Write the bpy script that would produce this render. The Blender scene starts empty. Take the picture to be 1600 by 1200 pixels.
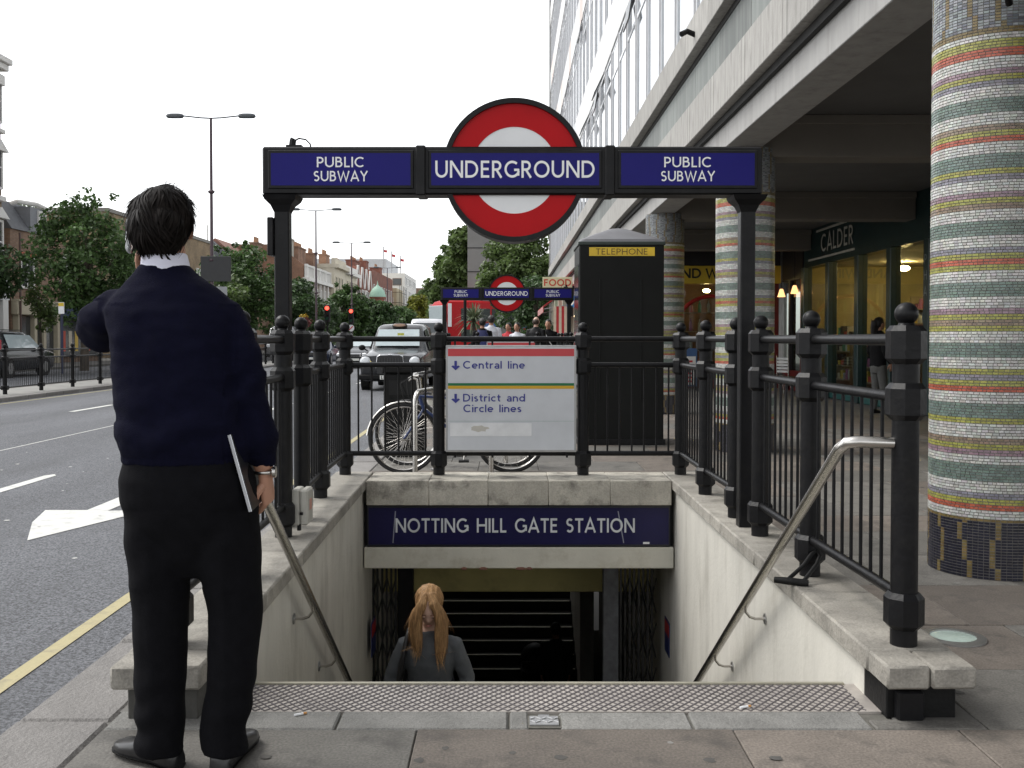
import bpy, bmesh, math, random
import numpy as np
from mathutils import Vector, Matrix, noise
random.seed(7); rng = np.random.default_rng(7)
sc = bpy.context.scene
C = sc.collection
PI = math.pi
R = math.radians

# ---------------------------------------------------------------- camera, sky, sun, exposure
cam = bpy.data.cameras.new('camera'); camo = bpy.data.objects.new('camera', cam); C.objects.link(camo)
cam.sensor_width = 36; cam.lens = 36; cam.clip_start = 0.05; cam.clip_end = 3000
camo.location = (0, 0, 1.3); camo.rotation_euler = (R(90 - 1.3), 0, 0)
cam.shift_x = 5 / 1600; cam.shift_y = -35 / 1600
sc.camera = camo

W = bpy.data.worlds.new('World'); sc.world = W; W.use_nodes = True
nt = W.node_tree; nt.nodes.clear()
sky = nt.nodes.new('ShaderNodeTexSky'); sky.sky_type = 'NISHITA'; sky.sun_disc = False
sky.sun_elevation = R(52); sky.sun_rotation = R(-70); sky.dust_density = 1.0; sky.air_density = 1.0; sky.ozone_density = 1.0
hsv = nt.nodes.new('ShaderNodeHueSaturation'); hsv.inputs['Saturation'].default_value = 0.10
tc = nt.nodes.new('ShaderNodeTexCoord')
mp = nt.nodes.new('ShaderNodeMapping'); mp.inputs['Scale'].default_value = (1, 1, 3)
cl = nt.nodes.new('ShaderNodeTexNoise'); cl.inputs['Scale'].default_value = 2.2; cl.inputs['Detail'].default_value = 5
cr = nt.nodes.new('ShaderNodeMapRange'); cr.inputs[1].default_value = .3; cr.inputs[2].default_value = .7; cr.inputs[3].default_value = .8; cr.inputs[4].default_value = 1.1
mu = nt.nodes.new('ShaderNodeMix'); mu.data_type = 'RGBA'; mu.blend_type = 'MULTIPLY'; mu.inputs[0].default_value = 1
bg = nt.nodes.new('ShaderNodeBackground'); bg.inputs['Strength'].default_value = 0.15
wo = nt.nodes.new('ShaderNodeOutputWorld')
L = nt.links.new
L(tc.outputs['Generated'], mp.inputs[0]); L(mp.outputs[0], cl.inputs['Vector']); L(cl.outputs['Fac'], cr.inputs[0])
L(sky.outputs[0], hsv.inputs['Color']); L(hsv.outputs[0], mu.inputs[6]); L(cr.outputs[0], mu.inputs[7])
L(mu.outputs[2], bg.inputs['Color']); L(bg.outputs[0], wo.inputs[0])

sun = bpy.data.lights.new('sun', 'SUN'); sun.energy = 1.1; sun.angle = R(25); sun.color = (1, .97, .92)
suno = bpy.data.objects.new('sun', sun); C.objects.link(suno)
az = R(-70)                                     # the sky's sun: rotation measured from +Y towards +X
sd = Vector((math.sin(az) * math.cos(R(52)), math.cos(az) * math.cos(R(52)), math.sin(R(52))))
suno.rotation_euler = sd.to_track_quat('Z', 'Y').to_euler()
sc.view_settings.view_transform = 'Standard'; sc.view_settings.look = 'None'
sc.view_settings.gamma = 1; sc.view_settings.use_curve_mapping = False
sc.view_settings.exposure = 1.1
sc.render.engine = 'CYCLES'

# ---------------------------------------------------------------- materials
def srgb(r, g, b):
    f = lambda c: (c / 255 / 12.92) if c / 255 <= .04045 else ((c / 255 + .055) / 1.055) ** 2.4
    return (f(r), f(g), f(b))
MATS = {}
def M(name, col=(.5, .5, .5), rough=.6, metal=0., var=.12, scale=6., bump=0., bscale=60., rand=0., spec=.5,
      coat=0., stretch=None, dirt=None, dscale=1.5, damt=.5, emit=None, estr=0., speck=0., sscale=300., islands=0., trans=0., attr=None):
    if name in MATS: return MATS[name]
    m = bpy.data.materials.new(name); m.use_nodes = True; n = m.node_tree; nd = n.nodes; lk = n.links.new
    b = nd['Principled BSDF']
    b.inputs['Roughness'].default_value = rough; b.inputs['Metallic'].default_value = metal
    b.inputs['Specular IOR Level'].default_value = spec
    if coat: b.inputs['Coat Weight'].default_value = coat; b.inputs['Coat Roughness'].default_value = .08
    t = nd.new('ShaderNodeTexCoord'); vec = t.outputs['Object']
    if stretch:
        mpn = nd.new('ShaderNodeMapping'); mpn.inputs['Scale'].default_value = stretch; lk(vec, mpn.inputs[0]); vec2 = mpn.outputs[0]
    else: vec2 = vec
    ns = nd.new('ShaderNodeTexNoise'); ns.inputs['Scale'].default_value = scale; ns.inputs['Detail'].default_value = 6; ns.inputs['Roughness'].default_value = .6
    lk(vec2, ns.inputs['Vector'])
    mr = nd.new('ShaderNodeMapRange'); mr.inputs[1].default_value = .3; mr.inputs[2].default_value = .7
    mr.inputs[3].default_value = 1 - var; mr.inputs[4].default_value = 1 + var; lk(ns.outputs['Fac'], mr.inputs[0])
    fac = mr.outputs[0]
    def mul(a, c):
        q = nd.new('ShaderNodeMath'); q.operation = 'MULTIPLY'; lk(a, q.inputs[0]); lk(c, q.inputs[1]); return q.outputs[0]
    if rand:
        oi = nd.new('ShaderNodeObjectInfo'); r2 = nd.new('ShaderNodeMapRange'); r2.inputs[3].default_value = 1 - rand; r2.inputs[4].default_value = 1 + rand
        lk(oi.outputs['Random'], r2.inputs[0]); fac = mul(fac, r2.outputs[0])
    if islands:
        g = nd.new('ShaderNodeNewGeometry'); r3 = nd.new('ShaderNodeMapRange'); r3.inputs[3].default_value = 1 - islands; r3.inputs[4].default_value = 1 + islands
        lk(g.outputs['Random Per Island'], r3.inputs[0]); fac = mul(fac, r3.outputs[0])
    if speck:
        s2 = nd.new('ShaderNodeTexNoise'); s2.inputs['Scale'].default_value = sscale; s2.inputs['Detail'].default_value = 2; lk(vec, s2.inputs['Vector'])
        r4 = nd.new('ShaderNodeMapRange'); r4.inputs[1].default_value = .35; r4.inputs[2].default_value = .65; r4.inputs[3].default_value = 1 - speck; r4.inputs[4].default_value = 1 + speck
        lk(s2.outputs['Fac'], r4.inputs[0]); fac = mul(fac, r4.outputs[0])
    mx = nd.new('ShaderNodeMix'); mx.data_type = 'RGBA'; mx.blend_type = 'MULTIPLY'; mx.inputs[0].default_value = 1
    if attr:
        at = nd.new('ShaderNodeAttribute'); at.attribute_name = attr; lk(at.outputs['Color'], mx.inputs[6])
    else: mx.inputs[6].default_value = (*col, 1)
    lk(fac, mx.inputs[7]); out = mx.outputs[2]
    if dirt:
        d = nd.new('ShaderNodeTexNoise'); d.inputs['Scale'].default_value = dscale; d.inputs['Detail'].default_value = 8; d.inputs['Roughness'].default_value = .68; lk(vec2, d.inputs['Vector'])
        dr = nd.new('ShaderNodeMapRange'); dr.inputs[1].default_value = .5; dr.inputs[2].default_value = .72; dr.inputs[3].default_value = 0; dr.inputs[4].default_value = damt; lk(d.outputs['Fac'], dr.inputs[0])
        dm = nd.new('ShaderNodeMix'); dm.data_type = 'RGBA'; lk(dr.outputs[0], dm.inputs[0]); lk(out, dm.inputs[6]); dm.inputs[7].default_value = (*dirt, 1); out = dm.outputs[2]
    lk(out, b.inputs['Base Color'])
    if bump:
        bn = nd.new('ShaderNodeTexNoise'); bn.inputs['Scale'].default_value = bscale; bn.inputs['Detail'].default_value = 4; lk(vec, bn.inputs['Vector'])
        bp = nd.new('ShaderNodeBump'); bp.inputs['Strength'].default_value = bump; bp.inputs['Distance'].default_value = .01; lk(bn.outputs['Fac'], bp.inputs['Height']); lk(bp.outputs[0], b.inputs['Normal'])
    if emit: b.inputs['Emission Color'].default_value = (*emit, 1); b.inputs['Emission Strength'].default_value = estr
    if trans:
        tr = nd.new('ShaderNodeBsdfTranslucent'); lk(out, tr.inputs[0]); ms = nd.new('ShaderNodeMixShader'); ms.inputs[0].default_value = trans
        lk(b.outputs[0], ms.inputs[1]); lk(tr.outputs[0], ms.inputs[2]); lk(ms.outputs[0], nd['Material Output'].inputs[0])
    MATS[name] = m; return m
def glassy(name, tint=(.8, .85, .85), clear=.75, rough=.02):
    m = bpy.data.materials.new(name); m.use_nodes = True; n = m.node_tree; nd = n.nodes; lk = n.links.new; nd.remove(nd['Principled BSDF'])
    tr = nd.new('ShaderNodeBsdfTransparent'); tr.inputs[0].default_value = (*[c * clear for c in tint], 1)
    gl = nd.new('ShaderNodeBsdfGlossy'); gl.inputs['Roughness'].default_value = rough
    fr = nd.new('ShaderNodeFresnel'); fr.inputs['IOR'].default_value = 1.5
    ge = nd.new('ShaderNodeNewGeometry'); iv = nd.new('ShaderNodeMath'); iv.operation = 'SUBTRACT'; iv.inputs[0].default_value = 1; lk(ge.outputs['Backfacing'], iv.inputs[1])
    fm_ = nd.new('ShaderNodeMath'); fm_.operation = 'MULTIPLY'; lk(fr.outputs[0], fm_.inputs[0]); lk(iv.outputs[0], fm_.inputs[1])
    ms = nd.new('ShaderNodeMixShader'); lk(fm_.outputs[0], ms.inputs[0]); lk(tr.outputs[0], ms.inputs[1]); lk(gl.outputs[0], ms.inputs[2]); lk(ms.outputs[0], nd['Material Output'].inputs[0])
    MATS[name] = m; return m
def brickmat(name, c1, c2, mortar, sc_=1.0, bump=.3):
    m = bpy.data.materials.new(name); m.use_nodes = True; n = m.node_tree; nd = n.nodes; lk = n.links.new; b = nd['Principled BSDF']; b.inputs['Roughness'].default_value = .9
    t = nd.new('ShaderNodeTexCoord'); sx = nd.new('ShaderNodeSeparateXYZ'); lk(t.outputs['Object'], sx.inputs[0])
    ad = nd.new('ShaderNodeMath'); lk(sx.outputs[0], ad.inputs[0]); lk(sx.outputs[1], ad.inputs[1])
    cx = nd.new('ShaderNodeCombineXYZ'); lk(ad.outputs[0], cx.inputs[0]); lk(sx.outputs[2], cx.inputs[1])
    br = nd.new('ShaderNodeTexBrick'); br.inputs['Color1'].default_value = (*c1, 1); br.inputs['Color2'].default_value = (*c2, 1); br.inputs['Mortar'].default_value = (*mortar, 1)
    br.inputs['Scale'].default_value = sc_; br.inputs['Brick Width'].default_value = .225; br.inputs['Row Height'].default_value = .075; br.inputs['Mortar Size'].default_value = .008
    lk(cx.outputs[0], br.inputs['Vector'])
    ns = nd.new('ShaderNodeTexNoise'); ns.inputs['Scale'].default_value = .8; ns.inputs['Detail'].default_value = 6; lk(t.outputs['Object'], ns.inputs['Vector'])
    mr = nd.new('ShaderNodeMapRange'); mr.inputs[1].default_value = .3; mr.inputs[2].default_value = .7; mr.inputs[3].default_value = .7; mr.inputs[4].default_value = 1.25; lk(ns.outputs['Fac'], mr.inputs[0])
    mx = nd.new('ShaderNodeMix'); mx.data_type = 'RGBA'; mx.blend_type = 'MULTIPLY'; mx.inputs[0].default_value = 1; lk(br.outputs[0], mx.inputs[6]); lk(mr.outputs[0], mx.inputs[7]); lk(mx.outputs[2], b.inputs['Base Color'])
    MATS[name] = m; return m

# ---------------------------------------------------------------- mesh helpers
class MB:
    def __init__(s): s.v = []; s.f = []; s.m = []; s.mi = 0
    def add(s, vs, fs):
        n = len(s.v); s.v += [tuple(p) for p in vs]; s.f += [tuple(i + n for i in f) for f in fs]; s.m += [s.mi] * len(fs); return s
    def box(s, x0, x1, y0, y1, z0, z1, bev=0.):
        if not bev:
            return s.add([(x, y, z) for x in (x0, x1) for y in (y0, y1) for z in (z0, z1)], [(0, 1, 3, 2), (4, 6, 7, 5), (0, 4, 5, 1), (2, 3, 7, 6), (0, 2, 6, 4), (1, 5, 7, 3)])
        c = ((x0 + x1) / 2, (y0 + y1) / 2, (z0 + z1) / 2); h = ((x1 - x0) / 2, (y1 - y0) / 2, (z1 - z0) / 2)
        vs = []; idx = {}
        for sx in (-1, 1):
            for sy in (-1, 1):
                for sz in (-1, 1):
                    sg = (sx, sy, sz)
                    for a in range(3):
                        p = [c[k] + sg[k] * (h[k] - (0 if k == a else bev)) for k in range(3)]
                        idx[(sx, sy, sz, a)] = len(vs); vs.append(p)
        fs = []
        for a in range(3):
            b_, c_ = (a + 1) % 3, (a + 2) % 3
            for sg in (-1, 1):
                q = []
                for (u, w) in ((-1, -1), (1, -1), (1, 1), (-1, 1)):
                    k = [0, 0, 0]; k[a] = sg; k[b_] = u; k[c_] = w; q.append(idx[(*k, a)])
                fs.append(tuple(q if sg > 0 else q[::-1]))
            for u in (-1, 1):
                for w in (-1, 1):
                    k1 = [0, 0, 0]; k1[a] = -1; k1[b_] = u; k1[c_] = w; k2 = list(k1); k2[a] = 1
                    fs.append((idx[(*k1, b_)], idx[(*k2, b_)], idx[(*k2, c_)], idx[(*k1, c_)]))
        for sx in (-1, 1):
            for sy in (-1, 1):
                for sz in (-1, 1): fs.append(tuple(idx[(sx, sy, sz, a)] for a in range(3)))
        return s.add(vs, fs)
    def tube(s, pts, r, n=8, cap=True, flat=None, closed=False):
        pts = [Vector(p) for p in pts]; k = len(pts); rr = r if isinstance(r, (list, tuple)) else [r] * k
        vs = []; fs = []; up = None
        for i, p in enumerate(pts):
            if closed: d = (pts[(i + 1) % k] - pts[i - 1])
            else: d = (pts[min(i + 1, k - 1)] - pts[max(i - 1, 0)])
            d.normalize()
            if up is None:
                up = Vector((0, 0, 1)) if abs(d.z) < .9 else Vector((1, 0, 0))
                if flat: up = Vector(flat)
            sd_ = d.cross(up)
            if sd_.length < 1e-6: sd_ = d.orthogonal()
            sd_.normalize(); u2 = sd_.cross(d).normalized(); up = u2
            ra = rr[i]; ra = ra if isinstance(ra, (list, tuple)) else (ra, ra)
            for j in range(n):
                a = 2 * PI * j / n; vs.append(p + sd_ * (math.cos(a) * ra[0]) + u2 * (math.sin(a) * ra[1]))
        for i in range(k if closed else k - 1):
            for j in range(n):
                a, b_ = i * n, ((i + 1) % k) * n; fs.append((a + j, a + (j + 1) % n, b_ + (j + 1) % n, b_ + j))
        if cap and not closed: fs.append(tuple(range(n))[::-1]); fs.append(tuple((k - 1) * n + j for j in range(n)))
        return s.add(vs, fs)
    def lathe(s, prof, n=16, c=(0, 0, 0), cap=True, rot=0.):
        vs = [(c[0] + r_ * math.cos(2 * PI * j / n + rot), c[1] + r_ * math.sin(2 * PI * j / n + rot), c[2] + z_) for (r_, z_) in prof for j in range(n)]
        k = len(prof); fs = [(i * n + j, i * n + (j + 1) % n, (i + 1) * n + (j + 1) % n, (i + 1) * n + j) for i in range(k - 1) for j in range(n)]
        if cap: fs.append(tuple(range(n))[::-1]); fs.append(tuple((k - 1) * n + j for j in range(n)))
        return s.add(vs, fs)
    def sphere(s, c, r, nu=16, nv=10):
        r = r if isinstance(r, (list, tuple)) else (r, r, r)
        vs = [(c[0], c[1], c[2] - r[2])]
        for i in range(1, nv):
            t = -PI / 2 + PI * i / nv
            vs += [(c[0] + r[0] * math.cos(t) * math.cos(2 * PI * j / nu), c[1] + r[1] * math.cos(t) * math.sin(2 * PI * j / nu), c[2] + r[2] * math.sin(t)) for j in range(nu)]
        vs.append((c[0], c[1], c[2] + r[2])); T = len(vs) - 1
        fs = [(0, 1 + (j + 1) % nu, 1 + j) for j in range(nu)] + [(T, T - nu + j, T - nu + (j + 1) % nu) for j in range(nu)]
        for i in range(nv - 2):
            a = 1 + i * nu; b_ = a + nu; fs += [(a + j, a + (j + 1) % nu, b_ + (j + 1) % nu, b_ + j) for j in range(nu)]
        return s.add(vs, fs)
    def prism(s, poly, axis, a0, a1):
        # poly in the two other axes (in order x,y,z without axis)
        def P(u, w, a): k = [u, w]; k.insert('xyz'.index(axis), a); return tuple(k)
        n = len(poly); vs = [P(u, w, a0) for u, w in poly] + [P(u, w, a1) for u, w in poly]
        return s.add(vs, [tuple(range(n))[::-1], tuple(range(n, 2 * n))] + [(i, (i + 1) % n, n + (i + 1) % n, n + i) for i in range(n)])
    def loft(s, rings, n=24, cap=True):
        # ring: (cx, cy, cz, rx, ry[, exponent, yaw])
        vs = []
        for rg in rings:
            cx_, cy_, cz_, rx, ry = rg[:5]; e = rg[5] if len(rg) > 5 else 2.2; yw = rg[6] if len(rg) > 6 else 0
            for j in range(n):
                a = 2 * PI * j / n; ca, sa = math.cos(a), math.sin(a)
                x = math.copysign(abs(ca) ** (2 / e), ca) * rx; y = math.copysign(abs(sa) ** (2 / e), sa) * ry
                vs.append((cx_ + x * math.cos(yw) - y * math.sin(yw), cy_ + x * math.sin(yw) + y * math.cos(yw), cz_))
        k = len(rings); fs = [(i * n + j, i * n + (j + 1) % n, (i + 1) * n + (j + 1) % n, (i + 1) * n + j) for i in range(k - 1) for j in range(n)]
        if cap: fs.append(tuple(range(n))[::-1]); fs.append(tuple((k - 1) * n + j for j in range(n)))
        return s.add(vs, fs)
    def quad(s, a, b, c, d): return s.add([a, b, c, d], [(0, 1, 2, 3)])
    def xf(s, mat, start=0):
        for i in range(start, len(s.v)): s.v[i] = tuple(mat @ Vector(s.v[i]))
        return s
    def mesh(s, name, mats, smooth=None, off=None):
        me = bpy.data.meshes.new(name)
        vs = s.v if off is None else [(a - off[0], b - off[1], c - off[2]) for a, b, c in s.v]
        me.from_pydata(vs, [], s.f)
        ms = mats if isinstance(mats, (list, tuple)) else [mats]
        for m in ms: me.materials.append(m)
        if len(ms) > 1: me.polygons.foreach_set('material_index', s.m)
        bm = bmesh.new(); bm.from_mesh(me); bmesh.ops.recalc_face_normals(bm, faces=bm.faces); bm.to_mesh(me); bm.free()
        if smooth is not None:
            me.shade_smooth(); me.set_sharp_from_angle(angle=R(smooth))
        me.update(); return me
    def build(s, name, mats, parent=None, smooth=None, world=False):
        off = None
        if world and parent is not None: off = parent.location
        return put(name, s.mesh(name, mats, smooth, off), parent)
def put(name, me, parent=None, loc=None, rz=None):
    o = bpy.data.objects.new(name, me); C.objects.link(o)
    if parent is not None: o.parent = parent
    if loc is not None: o.location = loc
    if rz is not None: o.rotation_euler = (0, 0, rz)
    return o
def tag(o, label=None, cat=None, group=None, kind=None):
    if label: o['label'] = label
    if cat: o['category'] = cat
    if group: o['group'] = group
    if kind: o['kind'] = kind
    return o
def thing(name, label, cat, loc=(0, 0, 0), rz=0., group=None):
    o = bpy.data.objects.new(name, None); C.objects.link(o); o.location = loc; o.rotation_euler = (0, 0, rz); o.empty_display_size = .1
    return tag(o, label, cat, group)
def copy_tree(o, parent=None):
    c = o.copy(); C.objects.link(c)
    if parent is not None: c.parent = parent
    for ch in list(KIDS.get(o.name, [])) : copy_tree(ch, c)
    return c
KIDS = {}
def index_kids():
    KIDS.clear()
    for o in bpy.data.objects:
        if o.parent: KIDS.setdefault(o.parent.name, []).append(o)
def voxel(mb, size, smooth=4, fac=.5):
    me = mb.mesh('tmp', bpy.data.materials[0]); o = bpy.data.objects.new('tmp', me); C.objects.link(o)
    md = o.modifiers.new('r', 'REMESH'); md.mode = 'VOXEL'; md.voxel_size = size
    if smooth: sm = o.modifiers.new('s', 'SMOOTH'); sm.factor = fac; sm.iterations = smooth
    dg = bpy.context.evaluated_depsgraph_get(); res = bpy.data.meshes.new_from_object(o.evaluated_get(dg)); bpy.data.objects.remove(o); bpy.data.meshes.remove(me)
    res.materials.clear(); res.shade_smooth(); return res
def displace(me, fn):
    n = len(me.vertices); co = np.empty(n * 3); me.vertices.foreach_get('co', co); no = np.empty(n * 3); me.vertices.foreach_get('normal', no)
    co = co.reshape(-1, 3); no = no.reshape(-1, 3)
    for i in range(n):
        d = fn(co[i], no[i]); co[i] += no[i] * d
    me.vertices.foreach_set('co', co.ravel()); me.update()

# ---------------------------------------------------------------- lettering: a stroke alphabet in the round humanist manner of the signs
def arc(cx, cy, rx, ry, a0, a1, n=14): return [(cx + rx * math.cos(R(a0 + (a1 - a0) * i / n)), cy + ry * math.sin(R(a0 + (a1 - a0) * i / n))) for i in range(n + 1)]
GL = {
 'A': (.86, [[(.04, 0), (.43, .97), (.82, 0)], [(.18, .3), (.68, .3)]]),
 'B': (.66, [[(.075, 0), (.075, 1)], [(.075, .925), (.3, .925)] + arc(.3, .735, .19, .19, 90, -90)[1:] + [(.075, .545)], [(.075, .545), (.33, .545)] + arc(.33, .31, .235, .235, 90, -90)[1:] + [(.075, .075)]]),
 'C': (.88, [arc(.5, .5, .425, .425, 48, 312, 24)]),
 'D': (.86, [[(.075, 0), (.075, 1)], [(.075, .925), (.33, .925)] + arc(.33, .5, .425, .425, 90, -90, 20)[1:] + [(.075, .075)]]),
 'E': (.58, [[(.075, 0), (.075, 1)], [(.075, .925), (.54, .925)], [(.075, .51), (.5, .51)], [(.075, .075), (.54, .075)]]),
 'F': (.56, [[(.075, 0), (.075, 1)], [(.075, .925), (.54, .925)], [(.075, .51), (.5, .51)]]),
 'G': (.95, [arc(.5, .5, .425, .425, 48, 345, 26), [(.62, .46), (.93, .46)], [(.88, .5), (.88, .12)]]),
 'H': (.82, [[(.075, 0), (.075, 1)], [(.745, 0), (.745, 1)], [(.075, .51), (.745, .51)]]),
 'I': (.15, [[(.075, 0), (.075, 1)]]),
 'K': (.7, [[(.075, 0), (.075, 1)], [(.62, 1), (.1, .45)], [(.22, .58), (.64, 0)]]),
 'L': (.52, [[(.075, 0), (.075, 1)], [(.075, .075), (.5, .075)]]),
 'M': (.95, [[(.075, 0), (.075, 1)], [(.875, 0), (.875, 1)], [(.085, .97), (.475, .35), (.865, .97)]]),
 'N': (.84, [[(.075, 0), (.075, 1)], [(.765, 0), (.765, 1)], [(.09, .96), (.75, .04)]]),
 'O': (1.0, [arc(.5, .5, .425, .425, 0, 360, 36)]),
 'P': (.6, [[(.075, 0), (.075, 1)], [(.075, .925), (.3, .925)] + arc(.3, .685, .24, .24, 90, -90)[1:] + [(.075, .445)]]),
 'R': (.66, [[(.075, 0), (.075, 1)], [(.075, .925), (.3, .925)] + arc(.3, .7, .225, .225, 90, -90)[1:] + [(.075, .475)], [(.28, .475), (.6, 0)]]),
 'S': (.6, [arc(.3, .725, .2, .2, 35, 270) + arc(.3, .3, .225, .225, 90, -145)[1:]]),
 'T': (.66, [[(.33, 0), (.33, 1)], [(0, .925), (.66, .925)]]),
 'U': (.8, [[(.075, 1), (.075, .4)] + arc(.4, .4, .325, .325, 180, 360)[1:] + [(.725, 1)]]),
 'V': (.8, [[(.04, 1), (.4, .03), (.76, 1)]]),
 'W': (1.2, [[(.04, 1), (.32, .03), (.6, .9), (.88, .03), (1.16, 1)]]),
 'Y': (.76, [[(.04, 1), (.38, .48), (.72, 1)], [(.38, .5), (.38, 0)]]),
 'a': (.58, [[(.5, 0), (.5, .42)] + arc(.3, .42, .2, .2, 0, 150)[1:], arc(.3, .2, .21, .14, 0, 360, 20)]),
 'c': (.56, [arc(.34, .34, .265, .265, 50, 310, 18)]),
 'd': (.68, [arc(.34, .34, .265, .265, 0, 360, 24), [(.605, 0), (.605, 1)]]),
 'e': (.66, [[(.08, .34), (.6, .34)], arc(.34, .34, .265, .265, 0, 312, 20)]),
 'i': (.15, [[(.075, 0), (.075, .68)], [(.075, .82), (.075, .97)]]),
 'l': (.15, [[(.075, 0), (.075, 1)]]),
 'n': (.6, [[(.075, 0), (.075, .68)], [(.075, .36)] + arc(.3, .38, .225, .225, 180, 0)[1:] + [(.525, 0)]]),
 'r': (.4, [[(.075, 0), (.075, .68)], [(.075, .36)] + arc(.3, .38, .225, .225, 180, 65)[1:]]),
 's': (.46, [arc(.23, .485, .15, .12, 35, 270) + arc(.23, .2, .16, .13, 90, -145)[1:]]),
 't': (.42, [[(.2, .9), (.2, .22)] + arc(.33, .22, .13, .145, 180, 290, 6)[1:], [(.03, .61), (.42, .61)]]),
 'v': (.55, [[(.04, 1), (.04, 1)]]),
 '>': (.6, [[(.3, 1), (.3, .1)], [(.03, .42), (.3, .08), (.57, .42)]]),
}
def stroke(poly, w, z):
    n = len(poly); closed = n > 3 and (abs(poly[0][0] - poly[-1][0]) + abs(poly[0][1] - poly[-1][1]) < 1e-6)
    P = [Vector((p[0], p[1])) for p in poly]; Lp = []; Rp = []
    for i in range(n):
        if closed: a = P[i] - P[i - 1] if i > 0 else P[-1] - P[-2]; b = P[i + 1] - P[i] if i < n - 1 else P[1] - P[0]
        else: a = P[i] - P[i - 1] if i > 0 else P[1] - P[0]; b = P[i + 1] - P[i] if i < n - 1 else a
        a = a.normalized(); b = b.normalized(); t = (a + b).normalized() if (a + b).length > 1e-6 else a
        nn = Vector((-t.y, t.x)); k = min(1 / max(nn.dot(Vector((-a.y, a.x))), .35), 2.2)
        Lp.append(P[i] + nn * (w / 2 * k)); Rp.append(P[i] - nn * (w / 2 * k))
    vs = [(p.x, p.y, z) for p in Lp] + [(p.x, p.y, z) for p in Rp]
    return vs, [(i, i + 1, n + i + 1, n + i) for i in range(n - 1)]
def text_width(s, h, gap=.16, sp=.42): return h * (sum(GL[c][0] if c != ' ' else sp for c in s) + gap * (len(s) - 1))
def text(mb, s, h, place, align='c', w=.155, gap=.16, sp=.42, xs=1., lift=.0):
    """place(u, v, d) -> world; u to the reader's right, v up, d out of the face"""
    tw = text_width(s, h, gap, sp) * xs; u = {'c': -tw / 2, 'l': 0, 'r': -tw}[align]
    for ch in s:
        if ch == ' ': u += (sp + gap) * h * xs; continue
        wd, st = GL[ch]
        for k, poly in enumerate(st):
            vs, fs = stroke(poly, w, 0); mb.add([place(u + a * h * xs, b * h, lift + k * .00025) for a, b, _ in vs], fs)
        u += (wd + gap) * h * xs
def face_front(x, y, z): return lambda u, v, d: (x + u, y - d, z + v)      # seen from -Y
def face_back(x, y, z): return lambda u, v, d: (x - u, y + d, z + v)       # seen from +Y
def face_left(x, y, z): return lambda u, v, d: (x - d, y - u, z + v)       # seen from -X
# ---------------------------------------------------------------- shared materials
asphalt = M('asphalt', (.115, .119, .13), .85, var=.2, scale=.9, stretch=(1, .25, 1), dirt=(.075, .077, .082), dscale=.8, damt=.7, bump=.7, bscale=160, speck=.6, sscale=85)
flag = M('flagstone', (.135, .128, .115), .78, var=.22, scale=3, bump=.25, bscale=90, rand=.22, speck=.2, sscale=110, dirt=(.05, .047, .043), dscale=5, damt=.9)
flag2 = M('flagstone_brown', (.148, .127, .108), .78, var=.22, scale=3, bump=.25, bscale=90, rand=.2, speck=.2, sscale=110, dirt=(.055, .05, .045), dscale=5, damt=.9)
paving = M('paving', (.135, .13, .12), .85, var=.2, scale=1.2, bump=.2, bscale=60)
granite = M('granite_kerb', (.20, .19, .18), .75, var=.18, scale=5, bump=.7, bscale=50, rand=.15, speck=.3, sscale=220)
coping = M('coping_stone', (.29, .272, .238), .8, var=.3, scale=9, bump=.5, bscale=60, rand=.16, speck=.12, sscale=120, dirt=(.075, .07, .06), dscale=4.5, damt=.9)
plaster = M('cream_render', (.55, .53, .475), .8, var=.09, scale=3, bump=.18, bscale=40, stretch=(1.4, 1.4, .45), dirt=(.33, .31, .265), dscale=2.6, damt=.7)
beamwhite = M('painted_beam', (.58, .56, .48), .7, var=.06, scale=5, bump=.08, dirt=(.32, .28, .2), dscale=6, damt=.5)
black = M('black_paint', (.006, .006, .007), .40, var=.3, scale=12, bump=.12, bscale=50, dirt=(.02, .019, .017), dscale=9, damt=.5, spec=.22)
blackmatt = M('black_plinth', (.008, .008, .008), .6, var=.4, scale=9, bump=.2, spec=.2)
steel = M('stainless', (.55, .53, .5), .27, metal=1, var=.08, scale=9)
steelbrush = M('dull_steel', (.42, .42, .42), .42, metal=1, var=.12, scale=10)
blue = M('enamel_blue', (.013, .011, .15), .3, var=.05, scale=3, spec=.12)
bluedark = M('enamel_blue_dark', (.014, .013, .06), .25, var=.15, scale=3, spec=.25)
red = M('enamel_red', (.46, .006, .010), .35, var=.06, scale=5, spec=.12)
white = M('enamel_white', (.78, .79, .8), .3, var=.04, scale=5)
signgrey = M('sign_white', (.58, .60, .63), .35, var=.05, scale=6)
letter = M('letter_white', (.85, .85, .85), .4, var=.02)
letterblue = M('letter_blue', (.03, .035, .25), .4, var=.02)
green = M('line_green', (.0, .15, .05), .35, var=.02); gold_ = M('line_gold', (.62, .36, .01), .35, var=.02); redband = M('line_red', (.55, .05, .06), .35, var=.04)
concrete = M('concrete_panel', (.35, .34, .32), .85, var=.18, scale=2.5, bump=.3, bscale=30, rand=.1, stretch=(4, 4, .6), dirt=(.15, .145, .135), dscale=2.6, damt=.75)
slate_ = M('slate_panel', (.15, .165, .155), .6, var=.22, scale=2, rand=.25, stretch=(5, 5, .4), dirt=(.3, .29, .27), dscale=2, damt=.5)
beamgrey = M('grey_beam', (.34, .335, .325), .75, var=.1, scale=2, bump=.1, stretch=(3, 3, .5), dirt=(.18, .17, .16), dscale=2.5, damt=.5)
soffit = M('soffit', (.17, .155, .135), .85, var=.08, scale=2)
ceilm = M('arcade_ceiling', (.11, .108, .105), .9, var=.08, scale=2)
darkgap = M('shadow_gap', (.03, .03, .03), .9)
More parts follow.
